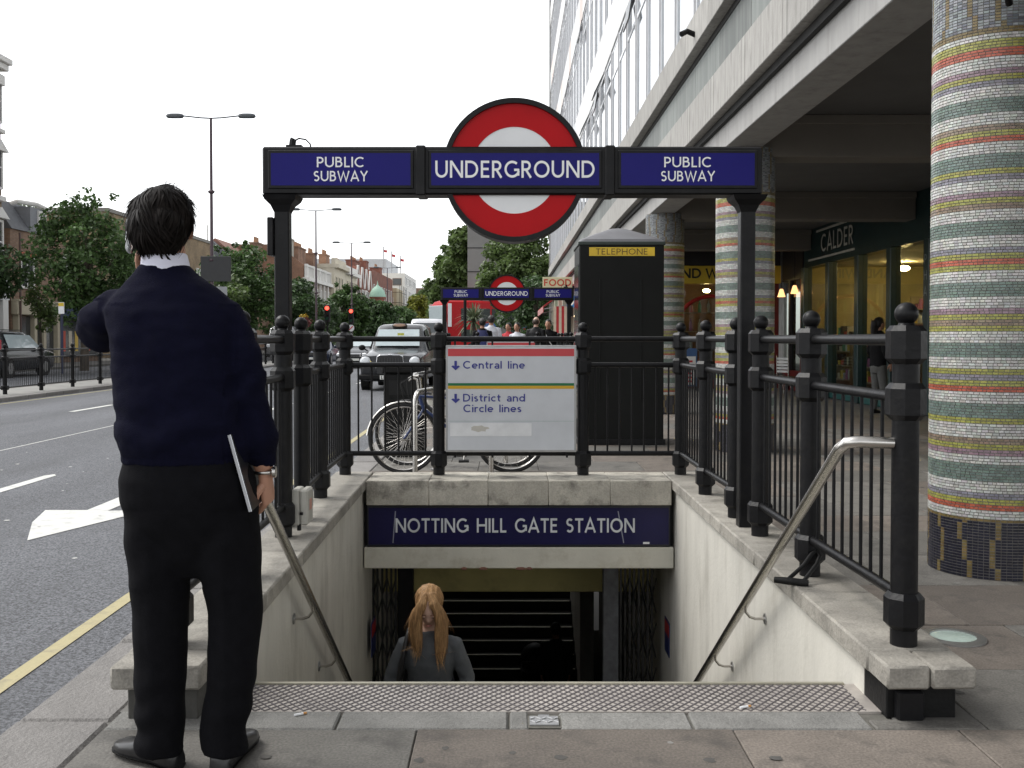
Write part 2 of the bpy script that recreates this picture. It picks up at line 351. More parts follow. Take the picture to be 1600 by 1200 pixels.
roadpaint = M('road_paint', (.62, .62, .59), .75, var=.1, scale=9, bump=.3, bscale=120, dirt=(.25, .25, .25), dscale=7, damt=.55)
yellowpaint = M('yellow_paint', (.42, .37, .21), .8, var=.12, scale=9, bump=.3, bscale=120, dirt=(.14, .13, .11), dscale=9, damt=.7)
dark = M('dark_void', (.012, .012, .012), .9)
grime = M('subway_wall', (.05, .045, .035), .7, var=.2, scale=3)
ywall = M('subway_yellow', (.52, .46, .19), .7, var=.1, scale=4, dirt=(.2, .16, .08), dscale=3, damt=.5)
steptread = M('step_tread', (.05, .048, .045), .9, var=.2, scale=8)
nosing = M('step_nosing', (.78, .74, .6), .5, var=.2, scale=30)

# ---------------------------------------------------------------- ground, road, pavements
b = MB(); z = -.145; hx0, hx1, hy0, hy1 = -3.2, 3.2, 3.3, 25.2; X0, X1, Y0, Y1 = -500, 500, -60, 1500
b.quad((X0, Y0, z), (X1, Y0, z), (X1, hy0, z), (X0, hy0, z)); b.quad((X0, hy1, z), (X1, hy1, z), (X1, Y1, z), (X0, Y1, z))
b.quad((X0, hy0, z), (hx0, hy0, z), (hx0, hy1, z), (X0, hy1, z)); b.quad((hx1, hy0, z), (X1, hy0, z), (X1, hy1, z), (hx1, hy1, z))
tag(b.build('ground', M('ground', (.12, .115, .105), .95, var=.2, scale=.3)), kind='structure')
KX = -1.68
b = MB(); b.quad((-20.5, -12, -.1), (KX + .05, -12, -.1), (KX + .05, 420, -.1), (-20.5, 420, -.1))
road = tag(b.build('road', asphalt), kind='structure')
def mark(name, poly, m=roadpaint, z=-.096): MB().add([(x, y, z) for x, y in poly], [tuple(range(len(poly)))]).build(name, m, road)
mark('arrow_marking', [(-3.33, 7.05), (-3.02, 8.0), (-2.93, 8.3), (-3.25, 8.27), (-3.25, 11.4), (-3.43, 11.4), (-3.43, 8.3), (-3.77, 8.3), (-3.62, 7.75)])
for y in [2.9, 8.35, 14.1, 19.9, 25.7, 31.5, 37.3, 43.1]: mark('lane_dash', [(-4.73, y), (-4.61, y), (-4.61, y + 2.05), (-4.67, y + 2.15), (-4.73, y + 2.05)])
for y in [11.0, 19.5, 25.5, 31.5, 37.5, 43.5, 49.5]: mark('lane_dash', [(-8.4, y), (-8.28, y), (-8.28, y + 2.0), (-8.4, y + 2.0)])
mark('thin_line', [(-6.33, 9), (-6.30, 9), (-6.40, 40), (-6.43, 40)])
mark('yellow_line', [(-1.96, -8), (-1.885, -8), (-2.135, 18), (-2.135, 45), (-2.21, 45), (-2.21, 18)], yellowpaint)
mark('yellow_line', [(-10.85, -8), (-10.77, -8), (-10.77, 45), (-10.85, 45)], yellowpaint)
for k in range(60):                                     # flecks of trodden gum and chips of paint
    x, y = random.uniform(-6, -2.3), random.uniform(3.5, 13); a = random.uniform(.008, .022); c_ = random.uniform(.5, 1.4)
    mark('paint_fleck', [(x + a * c_ * math.cos(t), y + a * math.sin(t)) for t in (0, 1.2, 2.3, 3.6, 5)], roadpaint)

FOOT1 = (-1.36, 1.60, 3.38, 8.45)
def e2(x, y): return (-.01 - x, 28.2 - y)               # the second entrance is the first turned half round
FOOT2 = (e2(FOOT1[1], 0)[0], e2(FOOT1[0], 0)[0], e2(0, FOOT1[3])[1], e2(0, FOOT1[2])[1])
def subtract(r, h):
    x0, x1, y0, y1 = r; a0, a1, b0, b1 = h
    if x1 <= a0 or x0 >= a1 or y1 <= b0 or y0 >= b1: return [r]
    o = []
    if y0 < b0: o.append((x0, x1, y0, b0))
    if y1 > b1: o.append((x0, x1, b1, y1))
    m0, m1 = max(y0, b0), min(y1, b1)
    if x0 < a0: o.append((x0, a0, m0, m1))
    if x1 > a1: o.append((a1, x1, m0, m1))
    return o
b = MB(); HOLE1 = (-1.22, 1.42, 3.70, 8.1); HOLE2 = (e2(HOLE1[1], 0)[0], e2(HOLE1[0], 0)[0], e2(0, HOLE1[3])[1], e2(0, HOLE1[2])[1])
rects = [(KX + .05, 14, -8, 220)]
for h in (HOLE1, HOLE2): rects = [q for r in rects for q in subtract(r, h)]
for x0, x1, y0, y1 in rects: b.quad((x0, y0, -.014), (x1, y0, -.014), (x1, y1, -.014), (x0, y1, -.014))
pavement = tag(b.build('pavement', paving), kind='structure')
y = 1.2; row = 0
while y < 17:
    d = random.choice([.62, .75, .9]) if y > 3.3 else .545 if row % 2 else .83
    if y < 3.38 < y + d: d = 3.38 - y
    x = -1.355 + (0 if y < 3.4 else -.3 * (row % 2)); 
    while x < 6.9:
        w = random.choice([.6, .75, .9, 1.05])
        rs = [(max(x, -1.355), min(x + w, 7.0), y, y + d)]
        for h in (FOOT1, FOOT2): rs = [q for r in rs for q in subtract(r, h)]
        for (a0, a1, b0, b1) in rs:
            if a1 - a0 < .05 or b1 - b0 < .05: continue
            zt = random.uniform(-.0025, .001)
            q = MB().box(a0 + .0025 - (a0 + a1) / 2, a1 - .0025 - (a0 + a1) / 2, b0 + .0025 - (b0 + b1) / 2, b1 - .0025 - (b0 + b1) / 2, -.03, 0, .003)
            put('paving_slab', q.mesh('paving_slab', flag2 if random.random() < .45 else flag), pavement, ((a0 + a1) / 2, (b0 + b1) / 2, zt))
        x += w
    y += d; row += 1
gum = M('trodden_gum', (.08, .076, .07), .9, var=.2, scale=30); gum2 = M('pale_gum', (.22, .215, .2), .9, var=.2, scale=30)
for k in range(130):
    x, y = random.uniform(-1.2, 4.5), random.choice([random.uniform(1.9, 3.37), random.uniform(3.0, 9)])
    if FOOT1[0] - .02 < x < FOOT1[1] + .02 and FOOT1[2] - .02 < y < FOOT1[3] + .02: continue
    a = random.uniform(.006, .02); MB().add([(x + a * random.uniform(.7, 1.3) * math.cos(t_), y + a * random.uniform(.7, 1.3) * math.sin(t_), .0016) for t_ in np.arange(0, 6.28, .7)], [tuple(range(9))]).build('gum_spot', gum if random.random() < .75 else gum2, pavement)
kerb_me = MB().box(-.16, .16, 0, .9, -.14, 0, .012).mesh('kerb_stone', granite)
for k in range(52): put('kerb_stone', kerb_me, pavement, (-1.52 - .012 * max(0, k * .912 - 12) * .4, -2 + k * .912, random.uniform(-.004, .003)))
b = MB().box(-40, -20.5, -12, 320, -.14, 0)
farpav = tag(b.build('far_pavement', paving), kind='structure')
def xm(y): return -11.1 - .030 * max(0, y - 34)         # near kerb of the central reservation
ys = [-12, 10, 20, 34] + list(range(40, 260, 10)); b = MB()
for a0, a1 in zip(ys[:-1], ys[1:]):
    for (u0, u1, zz) in ((0, -2.1, 0.),):
        b.quad((xm(a0) - .3, a0, zz), (xm(a1) - .3, a1, zz), (xm(a1) - 1.8, a1, zz), (xm(a0) - 1.8, a0, zz))
median = tag(b.build('central_reservation', M('median_paving', (.27, .265, .25), .9, var=.15, scale=1.5)), kind='structure')
for a in np.arange(8, 75, .92):
    for dx in (-.15, -1.95): put('kerb_stone', kerb_me, median, (xm(a) + dx, a, -.003))

# ---------------------------------------------------------------- the stairway
def XL(y): return -1.03 - .018 * (y - 3.4)
XR = 1.27
ent = thing('subway_stairway', 'cream walled stairway going down to the station, a woman climbing it', 'stairway', (.09, 5.9, 0))
def EB(b, name, m, smooth=None): return b.build(name, m, ent, smooth, world=True)
EB(MB().box(XR + .03, XR + .28, 3.72, 8.4, -4.9, .118), 'wall', plaster); EB(MB().box(XR + .03, XR + .28, 8.4, 11.2, -4.9, -.49), 'wall', plaster)
for ya, yb, zt in ((3.72, 8.4, .118), (8.4, 11.2, -.49)): EB(MB().prism([(XL(ya) - .03, ya), (XL(yb) - .03, yb), (XL(yb) - .26, yb), (XL(ya) - .26, ya)], 'z', -4.9, zt), 'wall', plaster)
EB(MB().box(XR + .03, XR + .27, 3.50, 3.715, -.01, .116, .004), 'plinth', blackmatt)
EB(MB().box(XL(3.5) - .27, XL(3.5) - .03, 3.47, 3.715, -.01, .116, .004), 'plinth', M('plinth_stone', (.06, .058, .052), .8, var=.3, scale=8, bump=.3))
EB(MB().box(XR + .055, XR + .145, 3.455, 3.498, -.005, .098, .006), 'plinth_box', black)
EB(MB().box(XR + .13, XR + .131, 3.497, 3.499, .0, .1), 'plinth_edge', black)
yy = 3.41; k = 0; cuts = [3.41, 3.60, 4.42, 5.28, 6.12, 6.95, 7.70, 8.44]
for a0, a1 in zip(cuts[:-1], cuts[1:]):
    if a0 == 3.41:
        EB(MB().box(XR, XR + .145, a0, a1 - .003, .120, .2, .008), 'coping_stone', coping, 40); EB(MB().box(XR + .149, XR + .30, a0 - .004, a1 - .003, .122, .198, .009), 'coping_stone', coping, 40)
        EB(MB().box(XL(a0) - .31, XL(a0) - .004, a0, a1 - .003, .118, .2, .009), 'coping_stone', coping, 40); continue
    z1 = .2 + random.uniform(-.003, .002)
    EB(MB().box(XR - random.uniform(0, .004), XR + .30, a0, a1 - .003, .12, z1, .008), 'coping_stone', coping, 40)
    q = MB().box(-.31, 0, a0, a1 - .003, .12, z1, .008)
    q.v = [(x + XL(y), y, zz) for x, y, zz in q.v]; EB(q, 'coping_stone', coping, 40)
xs = [XL(8) + .004, -.62, -.16, .31, .79, XR - .004]
for a0, a1 in zip(xs[:-1], xs[1:]): EB(MB().box(a0, a1 - .0015, 7.93, 8.44, .002, .195 + random.uniform(-.002, .002), .005), 'lintel_stone', M('lintel_stone', (.41, .385, .33), .8, var=.2, scale=6, bump=.4, rand=.1, speck=.1, sscale=90, dirt=(.06, .055, .045), dscale=4.5, damt=1.0), 40)
EB(MB().box(XL(8) - .02, XR + .02, 7.97, 8.36, -.50, -.335, .006), 'lintel_beam', beamwhite)
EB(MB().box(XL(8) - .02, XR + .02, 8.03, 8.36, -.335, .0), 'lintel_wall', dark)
for k in range(5):
    x = [-.35, -.2, .08, .1, .16][k]; EB(MB().sphere((x, 7.972, -.5), (.025 + .01 * (k % 2), .006, .014), 8, 6), 'chipped_patch', M('chip', (.2, .1, .07), .9))
NST = 28
st_me = {}
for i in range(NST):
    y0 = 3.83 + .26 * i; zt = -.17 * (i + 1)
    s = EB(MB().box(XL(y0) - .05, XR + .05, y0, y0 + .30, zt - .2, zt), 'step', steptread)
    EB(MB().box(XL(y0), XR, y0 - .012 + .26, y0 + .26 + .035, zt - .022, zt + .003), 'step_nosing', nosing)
# the lattice plate on the top step, with the stone strip in front of it
pb = MB().box(XL(3.5) - .0, XR + .03, 3.545, 3.83, -.17, -.002); EB(pb, 'top_plate', M('plate_base', (.44, .405, .37), .5, metal=.3, var=.25, scale=6, dirt=(.2, .18, .17), dscale=4, damt=.6))
b = MB(); lx0, lx1, ly0, ly1 = XL(3.5) + .02, XR - .02, 3.55, 3.828; pit = .034
for s_ in (-1, 1):
    c0 = -3.2
    while c0 < 3.2:
        # line x = c0 + s*kk'*(y-ly0)
        g = .80; xa, xb = c0, c0 + s_ * g * (ly1 - ly0); ya, yb = ly0, ly1
        if s_ > 0:
            if xa < lx0: ya = ly0 + (lx0 - xa) / g; xa = lx0
            if xb > lx1: yb = ly0 + (lx1 - c0) / g; xb = lx1
        else:
            if xa > lx1: ya = ly0 + (xa - lx1) / g; xa = lx1
            if xb < lx0: yb = ly0 + (c0 - lx0) / g; xb = lx0
        if ya < yb - .005 and lx0 - .001 <= xa <= lx1 + .001 and lx0 - .001 <= xb <= lx1 + .001:
            d = Vector((xb - xa, yb - ya, 0)).normalized(); n_ = Vector((-d.y, d.x, 0)) * .0026; zt = .0002 + (.0003 if s_ > 0 else 0)
            A, B_ = Vector((xa, ya, 0)), Vector((xb, yb, 0))
            vs = [A + n_, A - n_, B_ - n_, B_ + n_]; b.add([(v.x, v.y, -.002) for v in vs] + [(v.x, v.y, zt) for v in vs], [(4, 5, 6, 7), (0, 1, 5, 4), (1, 2, 6, 5), (2, 3, 7, 6), (3, 0, 4, 7)])
        c0 += pit
o = EB(b, 'lattice_tread', M('lattice_metal', (.10, .09, .092), .6, var=.25, scale=7)); tag(o, kind='stuff')
EB(MB().box(XL(3.5), XR - .01, 3.818, 3.836, -.03, .005), 'plate_edge', M('edge_brass', (.36, .34, .27), .5, metal=.4))
xs = [-1.355, -.58, .0, .07, .17, .62, 1.22]
for a0, a1 in zip(xs[:-1], xs[1:]):
    if abs(a0 - .07) < .01: continue
    EB(MB().box(a0 + .004, a1 - .004, 3.383, 3.541, -.02, random.uniform(-.003, .001), .006), 'threshold_stone', M('threshold', (.2, .197, .185), .85, var=.2, scale=6, bump=.6, bscale=60, rand=.12, speck=.2, sscale=200))
for (a0, a1) in ((1.228, 1.6), ): EB(MB().box(a0, a1, 3.383, 3.47, -.02, -.001, .005), 'threshold_stone', flag)
EB(MB().box(-1.36, 1.6, 3.40, 3.60, -.03, -.012), 'bedding', M('mortar', (.12, .115, .1), .95, var=.25, scale=20))
EB(MB().box(1.32, 1.6, 3.475, 8.45, -.03, -.006), 'bedding', paving); EB(MB().box(-1.36, -1.19, 3.55, 8.45, -.03, -.006), 'bedding', paving); EB(MB().box(XL(8) - .3, 1.6, 8.4, 8.452, -.03, -.006), 'bedding', paving)

cover = thing('drain_cover', 'small ribbed metal cover set in the stone strip before the stairs', 'cover', (.12, 3.455, 0))
MB().box(-.05, .05, -.04, .036, -.01, .0035, .002).build('plate', steelbrush, cover)
for i in range(5):
    for j in range(2):
        s_ = 1 if (i + j) % 2 else -1; x = -.04 + i * .02; y = -.022 + j * .03
        MB().add([(x - .008, y - s_ * .007, .004), (x + .008, y + s_ * .007, .004), (x + .008, y + s_ * .007 + .006, .004), (x - .008, y - s_ * .007 + .006, .004), (x - .008, y - s_ * .007, .0065), (x + .008, y + s_ * .007, .0065), (x + .008, y + s_ * .007 + .006, .0065), (x - .008, y - s_ * .007 + .006, .0065)], [(4, 5, 6, 7), (0, 1, 5, 4), (1, 2, 6, 5), (2, 3, 7, 6), (3, 0, 4, 7)]).build('rib', M('bright_rib', (.7, .7, .7), .35, metal=.8), cover)
MB().box(-.02, .02, .036, .05, -.01, .003, .002).build('hinge', steelbrush, cover)
MB().box(-.062, .062, -.055, .055, -.02, -.004).build('frame', M('mortar', (.12, .115, .1)), cover)

# the underground passage the stairs lead to
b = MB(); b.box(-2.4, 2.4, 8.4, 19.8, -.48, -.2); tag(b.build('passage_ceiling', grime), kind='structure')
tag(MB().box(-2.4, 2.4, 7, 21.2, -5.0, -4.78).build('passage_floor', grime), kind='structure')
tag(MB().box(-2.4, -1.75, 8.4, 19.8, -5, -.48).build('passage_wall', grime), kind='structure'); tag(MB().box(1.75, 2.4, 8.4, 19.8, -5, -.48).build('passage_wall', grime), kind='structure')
dn = thing('passage_downstand', 'dingy yellow beam across the passage behind the white lintel', 'beam', (.05, 9.5, -.48))
MB().box(-1.75, 1.65, -.1, .1, -.56, 0, .01).build('beam', ywall, dn)
MB().box(.84, .98, -.14, -.10, -.30, -.2, .02).build('camera_housing', black, dn)
for sx, lab in ((-1, 'dark folding lattice gate drawn back on the side of the climbing woman'), (1, 'dark folding lattice gate drawn back behind a grey steel post')):
    x0 = -.87 if sx < 0 else .86
    g = thing('folding_gate', lab, 'gate', (x0, 8.62, -3.1), group='folding gates at the foot of the stairs')
    MB().box(-.065, .065, -.05, .05, -.6, 2.58, .006).build('gate_post', black if sx < 0 else M('worn_grey', (.12, .125, .135), .55, var=.35, scale=12), g)
    for i in range(8):
        xx = sx * (.085 + i * .038); MB().box(xx - .009, xx + .009, -.03 + .012 * (i % 2), -.012 + .012 * (i % 2), -.3, 2.5).build('bar', M('gate_bar', (.02, .02, .02), .35, var=.2), g)
    bb = MB()
    for j in range(7):
        for i in range(4):
            xa, xb = sx * (.085 + i * .076), sx * (.085 + i * .076 + .07); za = -.2 + j * .38; bb.tube([(xa, -.035, za), (xb, -.035, za + .3)], .006, 4); bb.tube([(xb, -.026, za), (xa, -.026, za + .3)], .006, 4)
    tag(bb.build('lattice', M('gate_bar'), g), kind='stuff')
for sx, x0 in ((-1, XL(8.0) + .001), (1, XR + .029)):
    pst = thing('wall_notice', 'small red and blue notice on the %s stairway wall under the lintel' % ('kerb side' if sx < 0 else 'telephone box side'), 'notice', (x0, 8.33, -1.0), group='notices beside the gates')
    MB().box(-.006 if sx > 0 else 0, 0 if sx > 0 else .006, -.12, .12, -.28, 0).build('board', M('notice_blue', (.02, .03, .12), .4), pst)
    MB().box(-.008 if sx > 0 else .006, -.006 if sx > 0 else .008, -.11, .11, -.12, -.02).build('red_panel', M('notice_red', (.4, .03, .03), .4), pst)

# station name sign
sg = thing('station_sign', 'long dark blue sign with white capitals under the stone lintel', 'sign', (.05, 8.0, -.33))
MB().box(-1.16, 1.215, -.02, .028, 0, .325, .004).build('frame', M('sign_frame_dark', (.012, .013, .02), .3), sg)
MB().box(-1.145, 1.2, -.0245, -.018, .018, .305).build('panel', bluedark, sg)
wd = text_width('NOTTING HILL GATE STATION', .112, .13); k_ = 1.87 / wd; u_ = -.935
for q_ in 'NOTTING HILL GATE STATION'.split(): t = MB(); text(t, q_, .112, face_front(u_, -.0265, .112), 'l', xs=k_, gap=.13); t.build('lettering', M('letter_dim', (.62, .64, .66), .5), sg); u_ += (text_width(q_, .112, .13) + .112 * (.42 + .26)) * k_
for xx, sl in ((-.94, -.02), (.80, .045)): MB().add([(xx, -.0255, .28), (xx + .008, -.0255, .28), (xx + .008 + sl, -.0255, .03), (xx + sl, -.0255, .03)], [(0, 1, 2, 3)]).build('scratch', M('scratch', (.25, .26, .32), .5), sg)
MB().box(1.0, 1.05, -.027, -.025, .022, .038).build('maker_plate', white, sg)

# handrails on the stair walls
for sx in (-1, 1):
    hr = thing('handrail', 'stainless tube handrail on the stair wall %s' % ('below the grey junction box, beside the man' if sx < 0 else 'starting from the end post near the mosaic columns'), 'handrail', (0, 3.66, 0), group='handrails down the stairway')
    xr = 1.20 if sx > 0 else XL(5) + .09; xo = 1.375 if sx > 0 else -1.17; sl = .645; dx = 0 if sx > 0 else -.018
    pts = [(xo, 0, .925), (xr + sx * .05, 0, .93), (xr + sx * .015, .012, .925), (xr, .045, .90)] + [(xr + dx * q, .045 + q, .90 - sl * q) for q in (1.5, 3.0, 4.5, 6.2)]
    MB().tube(pts, .0215, 14).build('rail', steel, hr, 60)
    for q in (.35, 1.45, 2.2, 3.3, 4.4, 5.4):
        p = Vector((xr + dx * q, .045 + q, .90 - sl * q)); xw = (XR + .03) if sx > 0 else XL(3.66 + q) - .03
        if q < .5: continue
        br = MB().tube([p + Vector((0, 0, -.015)), p + Vector((0, 0, -.05)), p + Vector((sx * .02, 0, -.075)), p + Vector((sx * .05, 0, -.085)), Vector((xw, p.y, p.z - .085))], .007, 8).build('bracket', steel, hr, 60)
        MB().tube([(xw - sx * .006, p.y, p.z - .085), (xw, p.y, p.z - .085)], .028, 12).build('wall_plate', steelbrush, br)

# ---------------------------------------------------------------- railings
ZB = .2
post_me = MB().lathe([(.047, 0), (.047, 1.13), (.03, 1.145), (.026, 1.155)], 20).mesh('post', black, 40)
coll = lambda z0, z1: MB().lathe([(.05, z0 - .012), (.070, z0 + .008), (.070, z1 - .014), (.054, z1 + .006)], 8, rot=PI / 8).mesh('collar', black, 20)
coll_me = [coll(.07, .185), coll(.82, .935), coll(1.02, 1.14)]
ball_me = MB().sphere((0, 0, 1.188), .041, 20, 14).mesh('ball_finial', black, 60)
def railing(label, posts, gaps=(), bars=True, base=ZB, skipbars=()):
    px, py = posts[0]; t = thing('railing', label, 'railing', (px, py, base), group='black railings round the station stairs')
    for (x, y) in posts:
        if (x, y) in OWNED: continue
        OWNED.add((x, y)); p = put('post', post_me, t, (x - px, y - py, 0))
        for c_ in coll_me: put('collar', c_, p)
        put('ball_finial', ball_me, p)
    for i, ((x0, y0), (x1, y1)) in enumerate(zip(posts[:-1], posts[1:])):
        if i in gaps: continue
        A, B_ = Vector((x0 - px, y0 - py, 0)), Vector((x1 - px, y1 - py, 0)); d = (B_ - A); ln = d.length; d.normalize()
        for zr, rr in ((.17, .021), (.885, .021), (1.095, .0215)):
            MB().tube([A + d * .05 + Vector((0, 0, zr)), B_ - d * .05 + Vector((0, 0, zr))], rr, 12).build('rail', black, t, 60)
        if i in skipbars: continue
        n = max(2, round(ln / .103)); 
        for k in range(1, n):
            p = A + d * (ln * k / n); put('bar', bar_me, t, (p.x, p.y, .17))
    return t
bar_me = MB().tube([(0, 0, 0), (0, 0, .715)], .0075, 8).mesh('bar', black, 60)
OWNED = set()
RRX = 1.405
rposts = [(RRX + .015, 3.66), (RRX - .005, 4.74), (RRX - .002, 5.70), (RRX - .01, 6.28), (RRX - .02, 7.2), (RRX - .015, 8.27)]
lposts = [(-1.205, 3.66), (-1.225, 4.70), (-1.25, 5.66), (-1.262, 6.22), (-1.30, 7.05), (-1.325, 8.27)]
rail_r = railing('black railing on the coping beside the mosaic columns, with a bicycle lock hanging on it', rposts, gaps=(2,))
rail_l = railing('black railing on the kerb side coping, a grey box fixed to it', lposts, gaps=(2,))
rail_e = railing('black railing across the end of the stairway holding the white line sign', [lposts[-1], (-.565, 8.27), (.60, 8.27), rposts[-1]], skipbars=(1,))

# sign showing the lines
ls = thing('direction_sign', 'white panel listing underground lines with arrows, hung on the railing', 'sign', (.018, 8.235, .385), group='line signs on the end railings')
MB().box(-.525, .525, -.018, .018, 0, .86, .003).build('frame', steelbrush, ls)
MB().box(-.508, .508, -.022, -.017, .018, .842).build('panel', signgrey, ls)
MB().box(-.506, .506, -.0235, -.0218, .772, .832).build('red_band', redband, ls); MB().box(-.506, .506, -.0235, -.0218, .535, .556).build('green_band', green, ls); MB().box(-.506, .506, -.0235, -.0218, .510, .5345).build('gold_band', gold_, ls)
MB().box(-.506, .506, -.0232, -.0218, .249, .251).build('thin_line', M('pale_green', (.25, .4, .35)), ls)
MB().box(-.49, .165, -.0245, -.0218, .13, .235).build('blank_sticker', M('sticker', (.72, .73, .74), .5), ls)
MB().add([(-.25 + .07 * math.cos(a) * random.uniform(.7, 1.2), -.0249, .19 + .025 * math.sin(a) * random.uniform(.7, 1.2)) for a in np.arange(0, 6.28, .45)], [tuple(range(14))]).build('glue_mark', M('glue', (.52, .5, .45), .7), ls)
t = MB(); H_ = .062
for q_, x_, z_ in (('Central line', -.385, .672), ('District and', -.385, .408), ('Circle lines', -.383, .322)): 
    for wd_ in q_.split():
        t = MB(); text(t, wd_, H_, face_front(x_, -.0245, z_), 'l', w=.15, gap=.13, xs=1.12); t.build('lettering', letterblue, ls); x_ += (text_width(wd_, H_, .13) + H_ * .71) * 1.12
for z_ in (.665, .40): t = MB(); text(t, '>', .07, face_front(-.475, -.0245, z_), 'l', w=.2, xs=1.45); t.build('arrow', letterblue, ls)
for xx in (-.45, -.15, .15, .45):
    for z0, z1 in ((-.045, 0), (.86, .9)): MB().box(xx - .008, xx + .008, -.006, .006, z0, z1).build('clip', black, ls)

# the big sign gantry
gt = thing('station_gantry', 'large underground roundel on a blue sign beam over the stairway', 'sign', (.02, 5.98, 0), group='underground sign gantries')
for x in (-1.335, 1.365):
    p = MB().box(x - .043, x + .043, -.043, .043, .2, 2.12, .006).build('post', black, gt)
    MB().lathe([(.062, 0), (.062, .03), (.05, .06)], 4, (x, 0, .2), rot=PI / 4).build('foot', black, p)
    MB().lathe([(.06, 2.03), (.085, 2.07), (.125, 2.10), (.14, 2.125)], 4, (x, 0, 0), rot=PI / 4).build('bracket', black, p)
bx_ = MB().box(-1.435, 1.435, -.085, .085, 2.125, 2.40, .01).build('beam', black, gt)
for x in (-.525, .56): MB().box(x - .028, x + .028, -.1, .1, 2.12, 2.405, .006).build('clamp', black, gt)
tf = MB()
for (x0, x1, label_) in ((-1.40, -.565, 's'), (-.482, .515, 'u'), (.605, 1.405, 's')):
    for sgn in (-1, 1):
        ya, yb = sorted((sgn * .082, sgn * .094)); fr = MB().box(x0, x1, ya, yb, 2.158, 2.378, .004).build('panel_frame', black, gt)
        ya, yb = sorted((sgn * .09, sgn * .0955)); pn = MB().box(x0 + .018, x1 - .018, ya, yb, 2.176, 2.36).build('panel', blue, gt)
        F = (face_front if sgn < 0 else face_back)((x0 + x1) / 2, sgn * .097, 0); cx_ = (x0 + x1) / 2
        t = MB()
        if label_ == 'u':
            w_ = text_width('UNDERGROUND', .098, .13); text(t, 'UNDERGROUND', .098, (lambda F: lambda u, v, d: F(u, v + 2.219, d))(F), xs=.915 / w_, gap=.13, w=.142); t.build('lettering', letter, gt)
        else:
            for wd_, zz, tw_ in (('PUBLIC', 2.279, .272), ('SUBWAY', 2.199, .31)): t = MB(); text(t, wd_, .059, (lambda F, zz: lambda u, v, d: F(u, v + zz, d))(F, zz), xs=tw_ / text_width(wd_, .059, .13), gap=.13, w=.142); t.build('lettering', letter, gt)
rc = (.012, 2.268)
def ring(r0, r1, y0, y1, n=72):
    b = MB(); vs = []
    for r_, y_ in ((r0, y0), (r1, y0), (r1, y1), (r0, y1)):
        vs += [(rc[0] + r_ * math.cos(2 * PI * j / n), y_, rc[1] + r_ * math.sin(2 * PI * j / n)) for j in range(n)]
    return b.add(vs, [(a * n + j, a * n + (j + 1) % n, ((a + 1) % 4) * n + (j + 1) % n, ((a + 1) % 4) * n + j) for a in range(4) for j in range(n)])
ring(.383, .412, -.078, .078).build('roundel_rim', black, gt, 40)
ring(.249, .384, -.060, .060).build('roundel_ring', red, gt, 40)
ring(.001, .2495, -.057, .057).build('roundel_disc', white, gt, 40)
MB().box(-1.31, -1.22, -.03, .03, 2.4, 2.42).tube([(-1.28, 0, 2.41), (-1.275, 0, 2.45), (-1.27, 0, 2.46)], .02, 8).tube([(-1.27, 0, 2.445), (-1.24, 0, 2.462), (-1.2, 0, 2.455), (-1.175, 0, 2.43), (-1.17, 0, 2.4)], .005, 6).build('cable_fitting', black, gt)
MB().box(-1.415, -1.38, -.06, .06, 1.78, 2.0, .004).build('side_plate', black, gt)

# grey junction box, bicycle lock
jb = thing('junction_box', 'grey metal junction box fixed to the railing post', 'box', (-1.16, 5.74, .26))
MB().box(-.05, -.003, -.075, .075, 0, .20, .008).build('back_half', M('box_grey', (.42, .41, .37), .5, var=.1, scale=8, dirt=(.2, .19, .17), dscale=5), jb)
MB().box(.0, .045, -.075, .075, 0, .20, .01).build('lid', M('box_grey'), jb)
MB().box(.045, .047, -.03, .03, .08, .14).build('label', M('label_red', (.5, .25, .2), .5), jb)
MB().tube([(-.02, 0, 0), (-.02, 0, -.04)], .012, 8).build('gland', black, jb); MB().box(.0, .018, -.083, -.075, .06, .075).build('latch', black, jb)
MB().box(-.085, -.05, -.02, .02, .08, .12).build('mount', black, jb)
dl = thing('bicycle_lock', 'black U shaped bicycle lock hanging over the coping from the railing', 'lock', (1.30, 4.62, .2))
p1 = [(-.06, -.05, .012), (.02, .0, .06), (.075, .05, .13), (.1, .08, .15), (.12, .045, .14)]
pts = [(-.055, -.055, .014), (.04, .01, .07), (.085, .04, .115), (.108, .055, .125), (.122, .04, .105), (.095, .0, .075), (.01, -.085, .016)]
MB().tube(pts, .0095, 10).build('shackle', blackmatt, dl, 60)
MB().tube([(-.105, -.035, .014), (-.06, -.055, .014), (.005, -.09, .014), (.03, -.1, .014)], [.014, .017, .017, .014], 12).build('crossbar', blackmatt, dl, 60)
# in-ground lamp glass
ul = thing('pavement_light', 'round pale green glass light set flush in the paving by the end post', 'pavement light', (1.93, 4.42, 0))
MB().lathe([(.135, -.02), (.135, .006), (.115, .009), (.095, .009), (.095, -.02)], 36, cap=False).build('rim', steelbrush, ul, 40)
MB().lathe([(.095, .004), (.05, .008), (.001, .009)], 36).build('glass', M('frosted_green', (.42, .52, .47), .2, var=.1, scale=8), ul, 40)
# ---------------------------------------------------------------- the second entrance further on, turned half round
index_kids()
def place2(o, label, rot=True):
    c = copy_tree(o); x, y = e2(o.location.x, o.location.y)
    c.location = (x, y, o.location.z)
    if rot: c.rotation_euler = (0, 0, PI)
    c['label'] = label; return c
place2(ent, 'far stairway climbing away from the passage, its pale step edges catching light')
place2(rail_r, 'black railing round the far stairway on the road side'); place2(rail_l, 'black railing round the far stairway on the shop side')
place2(rail_e, 'black railing across the near end of the far stairway'); 
c2 = place2(ls, 'white line sign on the far stairway railing, mostly hidden by the nearer one', rot=False); c2.location.x += .12
place2(gt, 'smaller looking underground roundel gantry over the far stairway')

